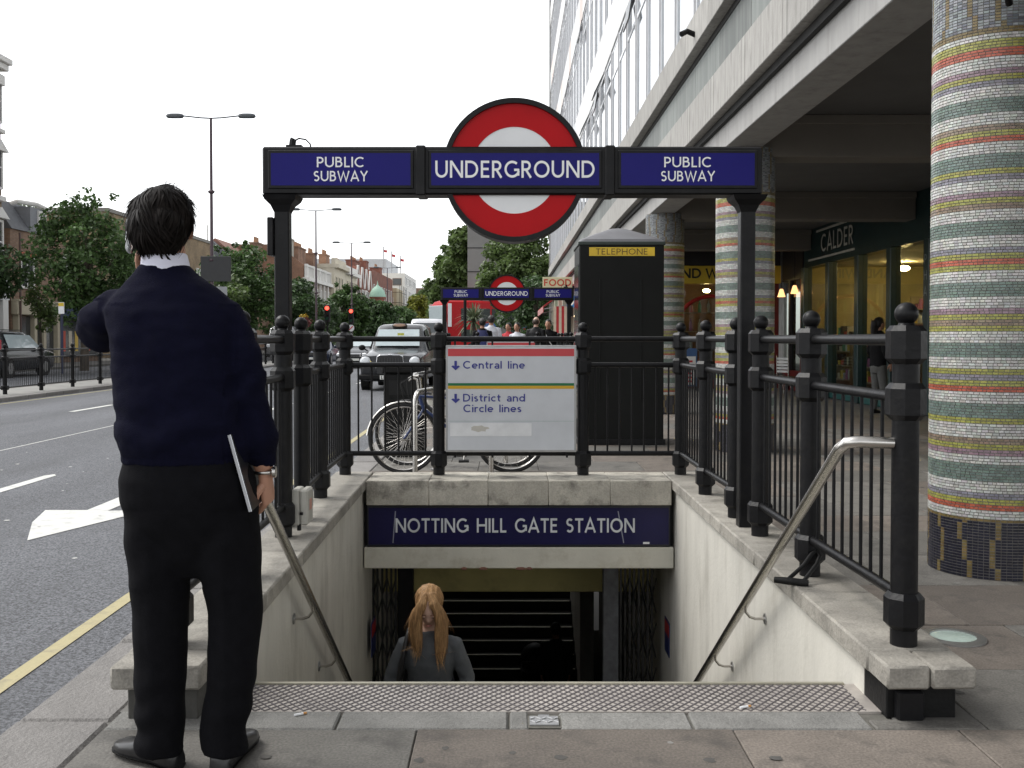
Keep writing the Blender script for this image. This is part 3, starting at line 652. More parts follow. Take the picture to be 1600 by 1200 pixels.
# ---------------------------------------------------------------- mosaic columns
COLS_ = {'W': (.54, .54, .51), 'G': (.15, .21, .18), 'Y': (.33, .32, .06), 'R': (.45, .09, .04), 'P': (.29, .19, .23), 'B': (.26, .19, .13), 'S': (.24, .23, .27), 'K': (.18, .13, .05), 'N': (.013, .013, .026), 'T': (.25, .27, .28)}
COLS = {k: tuple(.9 * c_ + .10 * .22 for c_ in v) if k not in 'NKT' else v for k, v in COLS_.items()}
seq = 'N20 K1 W3 R2 Y2 S2 W4 G6 W3 P2 Y2 B2 W5 Y2 G5 W4 R2 Y2 S2 Y2 W4 G5 W4 Y2 B2 Y2 P2 W4 G5 W4 Y2 R2 Y2 S2 W4 G5 W4 B2 Y2 P2 W4 S2 Y2 G5 W4 R2 Y2 B2 W4 G5 W4 S2 Y2 P2 W4 R3 Y3 W2 K2'.split()
rows = [q[0] for q in seq for _ in range(int(q[1:]))]
nb = len(rows); rh = 2.955 / nb; RC = .335; ntop = int((3.46 - 2.955) / rh); rows += ['T'] * ntop
vs = []; fs = []; cols = []; NC = 74; rr_ = random.Random(3)
for i, ch in enumerate(rows):
    z0 = i * rh + .0015; z1 = (i + 1) * rh - .0015; off = rr_.random(); j = 0.0
    edges = [0.]
    if ch in 'NT': off = 0; edges = list(range(NC))
    while ch not in 'NT' and edges[-1] < NC - .6: edges.append(edges[-1] + rr_.uniform(.75, 1.25))
    if ch in 'NT': edges.append(NC)
    else: edges[-1] = NC
    for a, c_ in zip(edges[:-1], edges[1:]):
        t0 = (a + off) / NC * 2 * PI + .0034; t1 = (c_ + off) / NC * 2 * PI - .0034; tm = (t0 + t1) / 2
        col = COLS[ch]
        if ch in 'NT':
            sp12 = 2 * PI / 13; ln_ = round(tm / sp12); ph = abs(tm - ln_ * sp12 - .06 * math.sin(z0 * 15 + ln_ * 1.7))
            if ph < .042: col = COLS['K']
            elif ch == 'T' and rr_.random() < .3: col = (.12, .13, .15)
        v_ = rr_.uniform(.74, 1.18); col = tuple(min(1, q * v_ * rr_.uniform(.95, 1.05)) for q in col)
        Ro = RC + rr_.uniform(-.0008, .0012); Ri = RC - .004; n0 = len(vs); dz0 = rr_.uniform(-.0006, .0006)
        for (rad, pz, pt) in ((Ri, 0, 0), (Ro, .0008, .0016)):
            for (tt, zz) in ((t0 + pt, z0 + pz + dz0), (t1 - pt, z0 + pz - dz0), (t1 - pt, z1 - pz), (t0 + pt, z1 - pz)): vs.append((rad * math.cos(tt), rad * math.sin(tt), zz))
        fs += [(n0 + 4, n0 + 5, n0 + 6, n0 + 7), (n0, n0 + 1, n0 + 5, n0 + 4), (n0 + 1, n0 + 2, n0 + 6, n0 + 5), (n0 + 2, n0 + 3, n0 + 7, n0 + 6), (n0 + 3, n0, n0 + 4, n0 + 7)]
        cols += [(*col, 1)] * 8
tile_me = bpy.data.meshes.new('mosaic_tiles'); tile_me.from_pydata(vs, [], fs)
ca = tile_me.color_attributes.new('tilecol', 'FLOAT_COLOR', 'POINT'); ca.data.foreach_set('color', np.array(cols, dtype=np.float32).ravel())
tile_me.materials.append(M('glazed_tile', rough=.32, var=.06, scale=20, attr='tilecol'))
core_me = MB().lathe([(RC - .003, 0), (RC - .003, 3.46)], 64).mesh('column_core', M('grout', (.19, .18, .165), .9, var=.2, scale=20), 40)
clabels = ['striped mosaic column, the one near the round pavement light', 'striped mosaic column between the sign gantry post and the green shopfront', 'striped mosaic column beside the black telephone box', 'striped mosaic column behind the telephone box', 'striped mosaic column where the sign beam meets the shop corner']
for k, yc in enumerate((5.78, 11.88, 17.98, 24.1)):
    t = thing('mosaic_column', clabels[k], 'column', (2.735, yc, 0), k * 1.1, group='striped mosaic columns of the arcade')
    put('column_core', core_me, t); tag(put('mosaic_tiles', tile_me, t), kind='stuff')

# ---------------------------------------------------------------- office building over the arcade
FX = 2.30
ob = thing('office_building', 'grey concrete office block with rows of white framed windows above the arcade', 'building', (FX, 30, 0))
BY0, BY1, MOD, NM = -2.0, 59.0, 1.525, 40
def OB(b, name, m, smooth=None): return b.build(name, m, ob, smooth, world=True)
OB(MB().box(FX + .28, 16, BY0, BY1, 3.87, 25.0), 'core', M('core_grey', (.3, .3, .3), .8))
OB(MB().box(2.45, 2.86, BY0, BY1 - .1, 3.46, 3.86, .006), 'edge_beam', beamgrey)
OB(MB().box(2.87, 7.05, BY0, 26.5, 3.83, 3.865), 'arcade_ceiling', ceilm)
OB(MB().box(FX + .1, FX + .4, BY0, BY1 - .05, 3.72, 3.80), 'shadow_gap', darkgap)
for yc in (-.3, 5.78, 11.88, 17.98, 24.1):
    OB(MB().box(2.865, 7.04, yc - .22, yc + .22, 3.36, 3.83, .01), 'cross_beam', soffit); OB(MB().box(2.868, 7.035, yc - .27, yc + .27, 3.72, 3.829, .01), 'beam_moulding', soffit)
pan = lambda z0, z1, dep, m: MB().box(0, dep, .006, MOD - .006, z0, z1, .006).mesh('panel', m)
pm = [pan(3.80, 4.27, .25, concrete), pan(4.285, 4.80, .12, slate_), pan(4.87, 5.27, .30, concrete)]
gl_me = [MB().box(0, .02, .08, MOD - .08, 0, 2.03).mesh('pane', M('window_glass', (.42, .45, .48), .05, var=.12, scale=.5, spec=1.0, metal=.6)), MB().box(0, .02, .08, MOD - .08, 2.04, 2.63).mesh('pane', M('window_glass'))]
whitef = M('window_frame_white', (.72, .73, .75), .4, var=.05, rand=.05)
fb = MB(); fb.box(-.004, .05, .03, .09, 0, 2.66, .002); fb.box(-.004, .05, MOD - .09, MOD - .03, 0, 2.66, .002); fb.box(-.002, .045, .09, MOD - .09, 0, .06); fb.box(-.002, .045, .09, MOD - .09, 2.0, 2.07); fb.box(-.002, .045, .09, MOD - .09, 2.6, 2.66)
fr_me = fb.mesh('window', whitef)
spw = [MB().box(0, .1, .03, MOD - .03, 2.68, 3.72, .004).mesh('spandrel_panel', M('spandrel_' + n_, c_, .45, var=.06, rand=.08)) for n_, c_ in (('white', (.62, .62, .61)), ('pink', (.55, .46, .41)), ('grey', (.5, .52, .53)))]
hop = MB().box(-.03, .0, .3, MOD - .3, -.5, 0, .004); hop_me = hop.mesh('open_light', M('open_frame', (.03, .032, .035), .25))
for k in range(NM):
    y = BY0 + k * MOD
    for i, m in enumerate(pm): put(('concrete_panel', 'slate_panel', 'concrete_panel')[i], m, ob, ((0, .10, -.03)[i], y - 30, random.uniform(-.003, .003)))
    OB(MB().box(FX + .09, FX + .2, y, y + MOD, 4.80, 4.872), 'drip_gap', darkgap)
    if y < 6: continue
    for s_ in range(5):
        z0 = 5.27 + 3.72 * s_
        w = put('window', fr_me, ob, (.1, y - 30, z0)); put('pane', gl_me[0], w, (.01, 0, .0)); 
        big = s_ == 0 and k in (18, 21); opened = big or random.random() < .06
        if opened:
            o = put('open_light', hop_me, w, (-.02, 0, 2.62)); o.rotation_euler = (0, R(26 if big else 9), 0); put('pane', gl_me[1], w, (.03, 0, 0))
        else: put('pane', gl_me[1], w, (random.uniform(.0, .02), 0, 0))
        put('spandrel_panel', spw[random.choice([0, 0, 0, 1, 2])], ob, (.07, y - 30, z0))
    put('mullion', bpy.data.meshes.get('mullion') or MB().box(.01, .09, -.032, .032, 5.275, 24.3, .004).mesh('mullion', M('mullion_grey', (.5, .5, .51), .45, var=.08)), ob, (.06, y - 30, 0))
OB(MB().box(FX - .12, 16, BY0, BY1 + .05, 24.3, 25.1), 'parapet', concrete)
OB(MB().box(FX + .02, 16, BY1 - .02, BY1 + .15, .0, 24.3), 'end_wall', concrete)
sp_ = MB().tube([(FX - .0, 12.6, 5.0), (FX - .12, 12.6, 5.05), (FX - .2, 12.55, 5.0)], .035, 8); OB(sp_, 'floodlight', black)
OB(MB().tube([(2.44, 5.2, 3.7), (2.42, 5.2, 3.3), (2.55, 5.3, 3.12), (2.62, 5.4, 3.05)], .02, 8), 'cable_conduit', black, 60)

# ---------------------------------------------------------------- shops in and beyond the arcade
teal = M('dark_teal_paint', (.012, .035, .036), .35, var=.15, scale=5); teal2 = M('teal_plinth', (.02, .09, .085), .4, var=.15)
clear = glassy('shop_glass', (.9, .95, .92), .85)
warm = M('warm_lamp', (1, .8, .5), emit=(1, .65, .3), estr=6.)
SX = 7.05
sh = thing('green_shopfront', 'dark green shopfront lettered CALDER inside the arcade', 'shop', (SX, 21, 0))
def SH(b, name, m, smooth=None): return b.build(name, m, sh, smooth, world=True)
SH(MB().box(SX, SX + .25, 12.5, 24.5, 2.97, 3.84), 'fascia', teal)
for a0, a1 in ((20.9, 24.1),):
    for zz in (3.10, 3.72): SH(MB().box(SX - .015, SX, a0 + (0.1 if zz > 3.5 else 0), a1 - (.6 if zz > 3.5 else 0), zz, zz + .045), 'fascia_line', M('cream_line', (.5, .48, .42), .5))
t = MB(); text(t, 'CALDER', .40, face_left(SX - .016, 22.05, 3.24), xs=2.15 / text_width('CALDER', .40, .16), gap=.16, w=.13)
SH(t, 'lettering', M('cream_line'))
t = MB()
for i, ch in enumerate('PHA'): t = MB(); text(t, ch, .16, face_left(SX - .085, 17.15, 2.55 - i * .27), w=.13); SH(t, 'lettering', M('grey_letter', (.25, .28, .28), .5))
for yy in (12.6, 14.8, 17.15, 18.85, 20.6, 22.5, 24.35): SH(MB().box(SX - .08, SX + .12, yy - .11, yy + .11, 0, 2.97, .01), 'mullion', teal)
SH(MB().box(SX - .03, SX + .1, 12.5, 24.5, .0, .32, .01), 'stall_riser', teal2)
for a0, a1 in ((12.71, 14.69), (14.91, 17.04), (17.26, 18.74), (18.96, 20.49), (20.71, 22.39), (22.61, 24.24)): SH(MB().box(SX + .02, SX + .03, a0, a1, .33, 2.965), 'pane', clear)
SH(MB().box(SX + 3.4, SX + 3.5, 12.5, 24.5, 0, 3.8), 'back_wall', M('shop_wall', (.45, .38, .2), .8, var=.15, scale=1)); SH(MB().box(SX + .2, SX + 3.5, 12.4, 12.5, 0, 3.8), 'side_wall', M('shop_wall')); SH(MB().box(SX + .2, SX + 3.5, 24.5, 24.6, 0, 3.8), 'side_wall', M('shop_wall'))
SH(MB().box(SX + .1, SX + 3.5, 12.5, 24.5, 3.0, 3.1), 'ceiling', M('shop_ceiling', (.5, .45, .33), .8)); SH(MB().box(SX + .1, SX + 3.5, 12.5, 24.5, -.01, .05), 'floor', M('shop_floor', (.16, .14, .12), .5))
for yy in (16.5, 19.5, 22.7): SH(MB().sphere((SX + 1.7, yy, 2.85), (.12, .12, .06), 12, 8), 'ceiling_lamp', M('shop_lamp', (1, .85, .5), emit=(1, .72, .3), estr=60))
goods = [M('goods%d' % i, c_, .5, var=.1) for i, c_ in enumerate([(.5, .08, .05), (.05, .12, .35), (.55, .5, .4), (.1, .3, .15), (.6, .42, .08), (.04, .04, .05), (.5, .5, .52), (.35, .12, .25)])]
for i, (sx_, zt, y0, y1) in enumerate([(SX + .75, 1.0, 17.6, 18.6), (SX + .75, 1.0, 19.1, 20.3), (SX + .75, .95, 20.9, 22.2), (SX + .8, 1.0, 22.8, 24.0), (SX + 2.6, 1.9, 13, 17), (SX + 2.6, 1.9, 17.3, 20.5), (SX + 2.6, 1.9, 20.8, 24)]):
    sf = thing('display_shelf', 'shelf of goods behind the %s pane of the green shopfront' % ('first second third fourth'.split()[i] if i < 4 else 'far wall beyond the ' + 'left middle right'.split()[i - 4]), 'shelf', (sx_, (y0 + y1) / 2, .05), group='display shelves in the green shop')
    hw = (y1 - y0) / 2
    for j, z_ in enumerate(np.arange(.3, zt + .31, .32)): MB().box(-.25, .25, -hw, hw, z_, z_ + .025).build('board', M('shelf_wood', (.3, .25, .18), .6), sf)
    for q in (-hw + .02, hw - .02): MB().box(-.25, .25, q - .015, q + .015, 0, zt + .33).build('side', M('shelf_wood'), sf)
    for z_ in np.arange(.325, zt + .31, .32):
        yq = -hw + .06
        while yq < hw - .15:
            w_ = random.uniform(.08, .2); h_ = random.uniform(.1, .25)
            MB().box(-.2, .0, yq, yq + w_, z_, z_ + h_, .006).build('goods', random.choice(goods), sf); yq += w_ + random.uniform(.01, .06)
# small front in shadow with two pendant lamps
rs = thing('red_cafe', 'narrow dark red cafe front with small hanging lamps next to the green shop', 'shop', (SX, 25.5, 0))
MB().box(0, .2, -.88, .95, 2.75, 3.84).build('fascia', M('cafe_dark', (.02, .018, .02), .5), rs); MB().box(0, .15, -.88, -.7, 0, 2.75).build('pilaster', M('cafe_red', (.12, .012, .012), .45), rs)
MB().box(0, .15, .2, .34, 0, 2.75).build('mullion', M('cafe_dark'), rs); MB().box(.05, .06, -.7, .95, .5, 2.75).build('pane', clear, rs); MB().box(0, .12, -.7, .95, 0, .5).build('stall_riser', M('cafe_red'), rs); MB().box(2.2, 2.3, -.88, .95, 0, 3.8).build('back_wall', M('cafe_back', (.2, .1, .06), .8), rs)
for yy, zz, xx in ((25.95, 2.35, 6.9), (24.75, 2.38, 6.9), (23.4, 2.22, 7.4)):
    pl = thing('pendant_lamp', {25.95: 'small lit pendant lamp with pale shade before the cafe, nearer the yellow fascia', 24.75: 'small lit pendant lamp with pale shade before the cafe, nearer the green shop', 23.4: 'small lit pendant lamp inside the green shop window'}[yy], 'lamp', (xx, yy, zz), group='pendant lamps at the cafe')
    MB().lathe([(.035, .2), (.05, .17), (.1, 0)], 14, cap=False).build('shade', M('lamp_shade', (.9, .6, .35), .5, emit=(1, .5, .2), estr=.9), pl, 40)
    MB().sphere((0, 0, .06), .04, 10, 8).build('bulb', warm, pl); MB().tube([(0, 0, .2), (0, 0, 3.8 - zz if xx < 7 else 3.0 - zz)], .008, 6).build('cord', black, pl)
# shop with the yellow fascia closing the arcade
yf = M('yellow_fascia', (.62, .44, .035), .45, var=.06, scale=2)
ys_ = thing('yellow_shopfront', 'shopfront facing along the arcade with a yellow fascia in black capitals', 'shop', (4.8, 26.6, 0))
MB().box(-2.1, 2.25, 0, .3, 3.18, 3.84).build('upper_wall', M('cafe_dark'), ys_); MB().box(-2.1, 2.25, -.05, .3, 2.72, 3.18, .01).build('fascia', yf, ys_)
t = MB(); [(lambda t: (text(t, q_, .25, face_front(x_, -.053, 2.86), 'l', w=.19, gap=.14, xs=1.1), t.build('lettering', M('letter_black', (.015, .014, .012), .5), ys_)))(MB()) for q_, x_ in (('AND', -.60), ('WINE', .30))]
MB().box(.45, .453, -.052, -.05, 2.72, 3.18).build('fascia_joint', black, ys_)
for xx in (-2.0, -.32, 1.05, 2.15): MB().box(xx - .06, xx + .06, 0, .2, 0, 2.72, .005).build('mullion', M('cream_paint', (.5, .45, .3), .5) if xx == -.32 else M('cafe_red'), ys_)
MB().box(-2.0, 2.15, .1, .11, .4, 2.72).build('pane', clear, ys_); MB().box(-2.0, 2.15, .02, .2, 0, .4).build('stall_riser', M('cafe_red'), ys_)
b = MB(); b.tube([(.5 + .95 * math.cos(a), -.0, 1.55 + .85 * math.sin(a)) for a in np.linspace(0, PI, 20)], .05, 8); b.build('arch', M('bright_red', (.35, .02, .015), .4), ys_, 40)
MB().box(-2.1, 2.25, 2.6, 2.7, 0, 3.8).build('back_wall', M('wine_back', (.10, .05, .03), .8, var=.4, scale=3), ys_)
for j in range(4):
    for i in range(16): MB().lathe([(.045, 0), (.045, .2), (.016, .26), (.016, .32)], 8, (-1.6 + i * .24, .9, .5 + j * .5)).build('bottle', goods[(i * 3 + j) % 8], ys_, 40)
    MB().box(-1.8, 2.1, .75, 1.05, .47 + j * .5, .497 + j * .5).build('shelf', M('shelf_wood'), ys_)
MB().sphere((.6, 1.4, 2.6), (.1, .1, .05), 10, 6).build('ceiling_lamp', M('shop_lamp'), ys_)
ab = thing('pavement_board', 'small white and blue framed board with red scribbled print by the yellow shop', 'board', (4.45, 25.6, 0))
MB().box(-.26, .26, -.02, .02, .1, 1.05, .01).build('frame', M('board_blue', (.05, .12, .3), .4), ab); MB().box(-.22, .22, -.026, -.018, .14, .85).build('face', white, ab)
for i in range(6): MB().box(-.16 + .02 * (i % 3), .12 + .02 * (i % 2), -.029, -.026, .2 + i * .1, .25 + i * .1).build('print_line', M('print_red', (.6, .03, .05), .5), ab)
for x_ in (-.24, .24): MB().box(x_ - .02, x_ + .02, -.02, .25, 0, .1).build('foot', black, ab)
# cafe chairs
def chair(x, y, rz, lab):
    t = thing('cafe_chair', lab, 'chair', (x, y, 0), rz, group='metal cafe chairs')
    MB().box(-.2, .2, -.2, .2, .44, .46, .008).build('seat', M('dark_seat', (.03, .03, .03), .5), t)
    for k in range(5): MB().box(-.19, .19, .19, .2, .55 + k * .07, .595 + k * .07).build('slat', M('pale_slat', (.45, .45, .44), .4), t)
    for sx in (-1, 1):
        MB().tube([(sx * .19, -.18, .44), (sx * .2, -.22, 0)], .011, 8).build('leg', steel, t); MB().tube([(sx * .19, .2, .92), (sx * .19, .19, .44), (sx * .2, .28, 0)], .011, 8).build('leg', steel, t)
chair(6.2, 22.6, 2.0, 'metal cafe chair with pale slats before the green shop'); chair(6.3, 24.2, 1.2, 'metal cafe chair with pale slats before the dark cafe front')
# shops along the street beyond
rw = thing('street_shops', 'row of shopfronts under the office block past the yellow shop', 'shop', (2.6, 43, 0))
def RW(b, name, m): return b.build(name, m, rw, None, True)
RW(MB().box(2.75, 3.0, 26.95, 59, 0, 3.75), 'wall', M('shop_cream', (.5, .46, .36), .6, var=.1, scale=1))
for k in range(8):
    y0 = 27.3 + k * 4; RW(MB().box(2.62, 2.76, y0, y0 + 3.4, 2.7, 3.4), 'fascia', goods[(k * 3 + 1) % 8]); RW(MB().box(2.70, 2.752, y0 + .1, y0 + 3.3, .4, 2.6), 'pane', M('window_glass')); RW(MB().box(2.45, 2.86, y0 + 3.45, y0 + 3.95, 0, 3.46), 'pier', M('shop_cream'))
aw = thing('awning', 'red shop awning sloping out over the pavement under the food sign', 'awning', (2.44, 42, 2.3))
b = MB(); b.prism([(0, 1.0), (0, 1.05), (-1.15, .22), (-1.15, -.02), (-1.13, -.02), (-1.13, .19)], 'y', -3.5, 3.5); b.build('canopy', M('awning_red', (.45, .03, .035), .75), aw)
for k in range(14): MB().box(-1.16, -1.152, -3.5 + k * .5, -3.25 + k * .5, -.02, .2).build('stripe', M('awning_pale', (.6, .35, .33), .8), aw)
for yq in (-3.45, 3.45): MB().tube([(0, yq, .3), (-1.12, yq, .1)], .02, 6).build('arm', steelbrush, aw)
cd = thing('striped_door_surround', 'red and white striped shop side below the awning', 'shop', (2.3, 38.4, 0))
for k in range(6): MB().box(-.62 + k * .1, -.525 + k * .1, 0, .05, 0, 2.5).build('stripe', M('awning_red') if k % 2 else M('stripe_cream', (.6, .5, .38), .6), cd)
fs_ = thing('food_sign', 'pale projecting sign reading FOOD with red letters', 'sign', (1.85, 37.2, 2.9))
MB().box(-.62, .45, -.06, .06, 0, .62, .01).build('box', M('food_cream', (.62, .58, .36), .5), fs_); t = MB(); text(t, 'FOOD', .24, face_front(-.08, -.063, .30), w=.2, xs=1.05); t.build('lettering', M('food_red', (.5, .06, .03), .5), fs_)
t = MB(); text(t, 'NEWSAGENT', .15, face_front(-.08, -.063, .06), w=.19, xs=.78); t.build('lettering', M('food_dark', (.12, .1, .04), .5), fs_)
MB().box(.45, .62, -.03, .03, .2, .3).build('bracket', black, fs_)
ds = thing('round_blue_sign', 'small blue shop sign with a white letter D', 'sign', (2.12, 35, 2.35)); MB().box(-.14, .14, -.04, .04, 0, .4, .03).build('box', M('sign_lightblue', (.05, .2, .5), .4), ds); t = MB(); text(t, 'D', .24, face_front(0, -.043, .08), w=.2); t.build('lettering', letter, ds); MB().box(.14, .5, -.02, .02, .15, .2).build('bracket', black, ds)
wl = thing('wall_lamp', 'small lit globe lamp on the shop pier beside the telephone box', 'lamp', (2.3, 34.6, 2.05)); MB().sphere((0, 0, 0), .1, 12, 8).build('globe', M('globe_lamp', (1, .85, .6), emit=(1, .75, .4), estr=3), wl); MB().tube([(.0, 0, .1), (.05, 0, .16), (.2, 0, .16)], .012, 6).build('arm', black, wl)

# ---------------------------------------------------------------- telephone box
tb = thing('telephone_box', 'black telephone box with a yellow TELEPHONE band, back turned to the stairs', 'telephone box', (1.37, 12.9, 0))
MB().box(-.515, .515, -.45, .45, 0, 2.44, .012).build('body', M('phone_black', (.005, .0055, .005), .5, var=.3, scale=3, bump=.05, spec=.2), tb)
MB().box(-.53, .53, -.465, .465, 2.43, 2.475, .008).build('cornice', M('phone_green', (.02, .03, .025), .4), tb)
MB().loft([(0, 0, 2.475, .52, .455, 30), (0, 0, 2.505, .5, .44, 14), (0, 0, 2.60, .30, .26, 4), (0, 0, 2.67, .1, .09, 2.5), (0, 0, 2.68, .02, .02, 2)], 40).build('roof', M('phone_roof', (.13, .13, .14), .45, var=.1), tb, 25)
MB().box(-.395, .4, -.456, -.448, 2.30, 2.405).build('name_band', M('phone_yellow', (.68, .46, .03), .4), tb)
t = MB(); text(t, 'TELEPHONE', .075, face_front(.0, -.459, 2.315), w=.11, gap=.14, xs=.63 / text_width('TELEPHONE', .075, .14)); t.build('lettering', M('letter_brown', (.09, .05, .01), .5), tb)
for x_ in (-.26, .24): MB().box(x_ - .008, x_ + .008, -.462, -.448, .55, 2.02, .004).build('rib', M('phone_black'), tb)
MB().box(-.535, .535, -.47, .47, 0, .07, .006).build('base', black, tb)
MB().box(-.522, -.513, -.38, .38, .3, 2.2).build('side_pane', M('phone_glass', (.03, .035, .04), .08), tb)

# ---------------------------------------------------------------- bicycles, stands, bin
def bicycle(name, label, x, y, rz, fcol, guards):
    t = thing(name, label, 'bicycle', (x, y, 0), rz, group='bicycles at the stands')
    fm = M('bike_' + fcol[0], fcol[1], .3, var=.05, coat=.5); Rw = .33; tyre = M('tyre', (.02, .02, .02), .8)
    for cx_ in (-.52, .52):
        w = MB().tube([(cx_ + Rw * math.cos(a), 0, Rw + Rw * math.sin(a)) for a in np.linspace(0, 2 * PI, 40, endpoint=False)], .016, 8, closed=True).build('wheel', tyre, t, 60)
        MB().tube([(cx_ + (Rw - .022) * math.cos(a), 0, Rw + (Rw - .022) * math.sin(a)) for a in np.linspace(0, 2 * PI, 40, endpoint=False)], .011, 6, closed=True).build('rim', steel, w, 60)
        b = MB()
        for k in range(28): a = 2 * PI * k / 28; b.tube([(cx_ + .02 * math.cos(a + 1.2), (.025 if k % 2 else -.025), Rw + .02 * math.sin(a + 1.2)), (cx_ + (Rw - .02) * math.cos(a), 0, Rw + (Rw - .02) * math.sin(a))], .0016, 4)
        tag(b.build('spokes', steel, w), kind='stuff')
        MB().tube([(cx_, -.045, Rw), (cx_, .045, Rw)], .02, 10).build('hub', steel, w)
        if guards: MB().tube([(cx_ + (Rw + .025) * math.cos(a), 0, Rw + (Rw + .025) * math.sin(a)) for a in np.linspace(R(10 if cx_ < 0 else 20), R(175), 16)], (.02, .004) if False else .012, 6).build('mudguard', steel, t, 60)
    # front wheel towards -x
    bb, hd0, hd1, st_ = (.08, 0, .29), (-.33, 0, .62), (-.37, 0, .74), (.22, 0, .70)
    for p, q, r_ in ((bb, hd0, .017), (bb, st_, .015), (st_, hd1, .014), (hd0, hd1, .019)): MB().tube([p, q], r_, 10).build('frame_tube', fm, t, 60)
    for s_ in (-.05, .05):
        MB().tube([(bb[0], s_ * .6, bb[2]), (.52, s_, Rw)], .009, 8).build('stay', fm, t); MB().tube([(st_[0], s_ * .4, st_[2]), (.52, s_, Rw)], .008, 8).build('stay', fm, t)
        MB().tube([hd0, (hd0[0] - .03, s_, .56), (-.50, s_, Rw + .02), (-.52, s_, Rw)], .011, 8).build('fork', fm if not guards else M('bike_blue', (.02, .04, .13)), t, 60)
    MB().tube([hd1, (-.39, 0, .90), (-.45, 0, .92)], .012, 8).build('stem', steel, t); MB().tube([(-.36, -.3, .95), (-.42, -.22, .94), (-.45, 0, .92), (-.42, .22, .94), (-.36, .3, .95)], .012, 8).build('handlebar', steel, t, 60)
    for s_ in (-1, 1): MB().tube([(-.37, s_ * .2, .945), (-.31, s_ * .33, .95)], .017, 8).build('grip', tyre, t); MB().tube([(-.42, s_ * .2, .93), (-.46, s_ * .27, .9)], .006, 6).build('brake_lever', steel, t)
    MB().tube([st_, (.25, 0, .86)], .012, 8).build('seatpost', steel, t)
    MB().prism([(.08, -.02), (.08, .02), (.2, .045), (.34, .085), (.38, .06), (.38, -.06), (.34, -.085), (.2, -.045)], 'z', .86, .90).build('saddle', M('saddle', (.02, .02, .02), .6), t)
    MB().tube([(bb[0], .04, bb[2]), (bb[0], .06, bb[2])], .09, 20).build('chainring', steelbrush, t)
    for s_, dz in ((-1, -.17), (1, .17)): MB().tube([(bb[0], s_ * .07, bb[2]), (bb[0] - .02, s_ * .08, bb[2] + dz)], .01, 6).build('crank', steel, t); MB().box(bb[0] - .07, bb[0] + .03, s_ * .13 - .045, s_ * .13 + .045, bb[2] + dz - .01, bb[2] + dz + .01).build('pedal', tyre, t)
    cb = MB()
    for s_ in (-1, 1): cb.tube([(-.44, s_ * .2, .92), (-.56, s_ * .12, .86), (-.52, s_ * .02, .7), (-.42, 0, .62)], .003, 5)
    cb.build('cables', blackmatt, t)
bicycle('bicycle', 'dark blue bicycle with silver mudguards locked behind the line sign', -.50, 9.95, 0.06, ('blue', (.02, .04, .13)), True)
bicycle('bicycle', 'black bicycle leaning behind the one with silver mudguards', -.52, 10.45, -.10, ('black', (.015, .015, .017)), False)
for x_, y_, lab in ((-.80, 9.80, 'steel hoop bicycle stand by the front wheels'), (-.10, 10.15, 'steel hoop bicycle stand hidden behind the line sign')):
    t = thing('bicycle_stand', lab, 'bicycle stand', (x_, y_, 0), 1.35, group='steel hoop bicycle stands')
    MB().tube([(-.32, 0, 0), (-.32, 0, .68)] + [(-.20 + .12 * math.cos(a), 0, .68 + .12 * math.sin(a)) for a in np.linspace(PI, PI / 2, 6)][1:] + [(.20 + .12 * math.cos(a), 0, .68 + .12 * math.sin(a)) for a in np.linspace(PI / 2, 0, 6)] + [(.32, 0, 0)], .025, 12).build('hoop', steel, t, 60)
    for s_ in (-.32, .32): MB().lathe([(.05, 0), (.05, .012)], 12, (s_, 0, 0)).build('foot', steelbrush, t)
lb = thing('litter_bin', 'square black litter bin standing at the kerb behind the bicycles', 'bin', (-1.15, 11.4, 0))
MB().box(-.22, .22, -.22, .22, .04, .92, .02).build('body', blackmatt, lb); MB().box(-.24, .24, -.24, .24, .92, 1.0, .015).build('hood', blackmatt, lb); MB().box(-.2, .2, -.2, .2, 0, .05).build('base', blackmatt, lb); MB().box(-.16, .16, -.225, -.219, .68, .84).build('slot', dark, lb)
# ---------------------------------------------------------------- fence on the central reservation
fpost = MB().lathe([(.05, 0), (.05, 1.05), (.03, 1.07), (.045, 1.09), (.05, 1.125), (.035, 1.16), (.005, 1.175)], 10).box(-.07, .07, -.07, .07, .1, .2, .01).box(-.065, .065, -.065, .065, .78, .88, .01).box(-.065, .065, -.065, .065, .98, 1.06, .01).mesh('post', black, 40)
fbars = MB(); SPN = 1.85
for k in range(1, 19): fbars.box(-.006, .006, SPN * k / 19 - .006, SPN * k / 19 + .006, .15, .83)
fb_me = fbars.mesh('bars', black)
frail = [MB().tube([(0, .05, z_), (0, SPN - .05, z_)], .018, 8).mesh('rail', black, 60) for z_ in (.15, .83, 1.02)]
fn = thing('guard_fence', 'long black guard fence with ball topped posts on the central reservation', 'fence', (-11.72, 9, 0))
for k in range(36):
    y = k * SPN; x = -.03 * max(0, y + 9 - 34); x2 = -.03 * max(0, y + SPN + 9 - 34); rz = math.atan2(-(x2 - x), SPN)
    put('post', fpost, fn, (x, y, 0))
    for m in frail: put('rail', m, fn, (x, y, 0), rz)
    tag(put('bars', fb_me, fn, (x, y, 0), rz), kind='stuff')

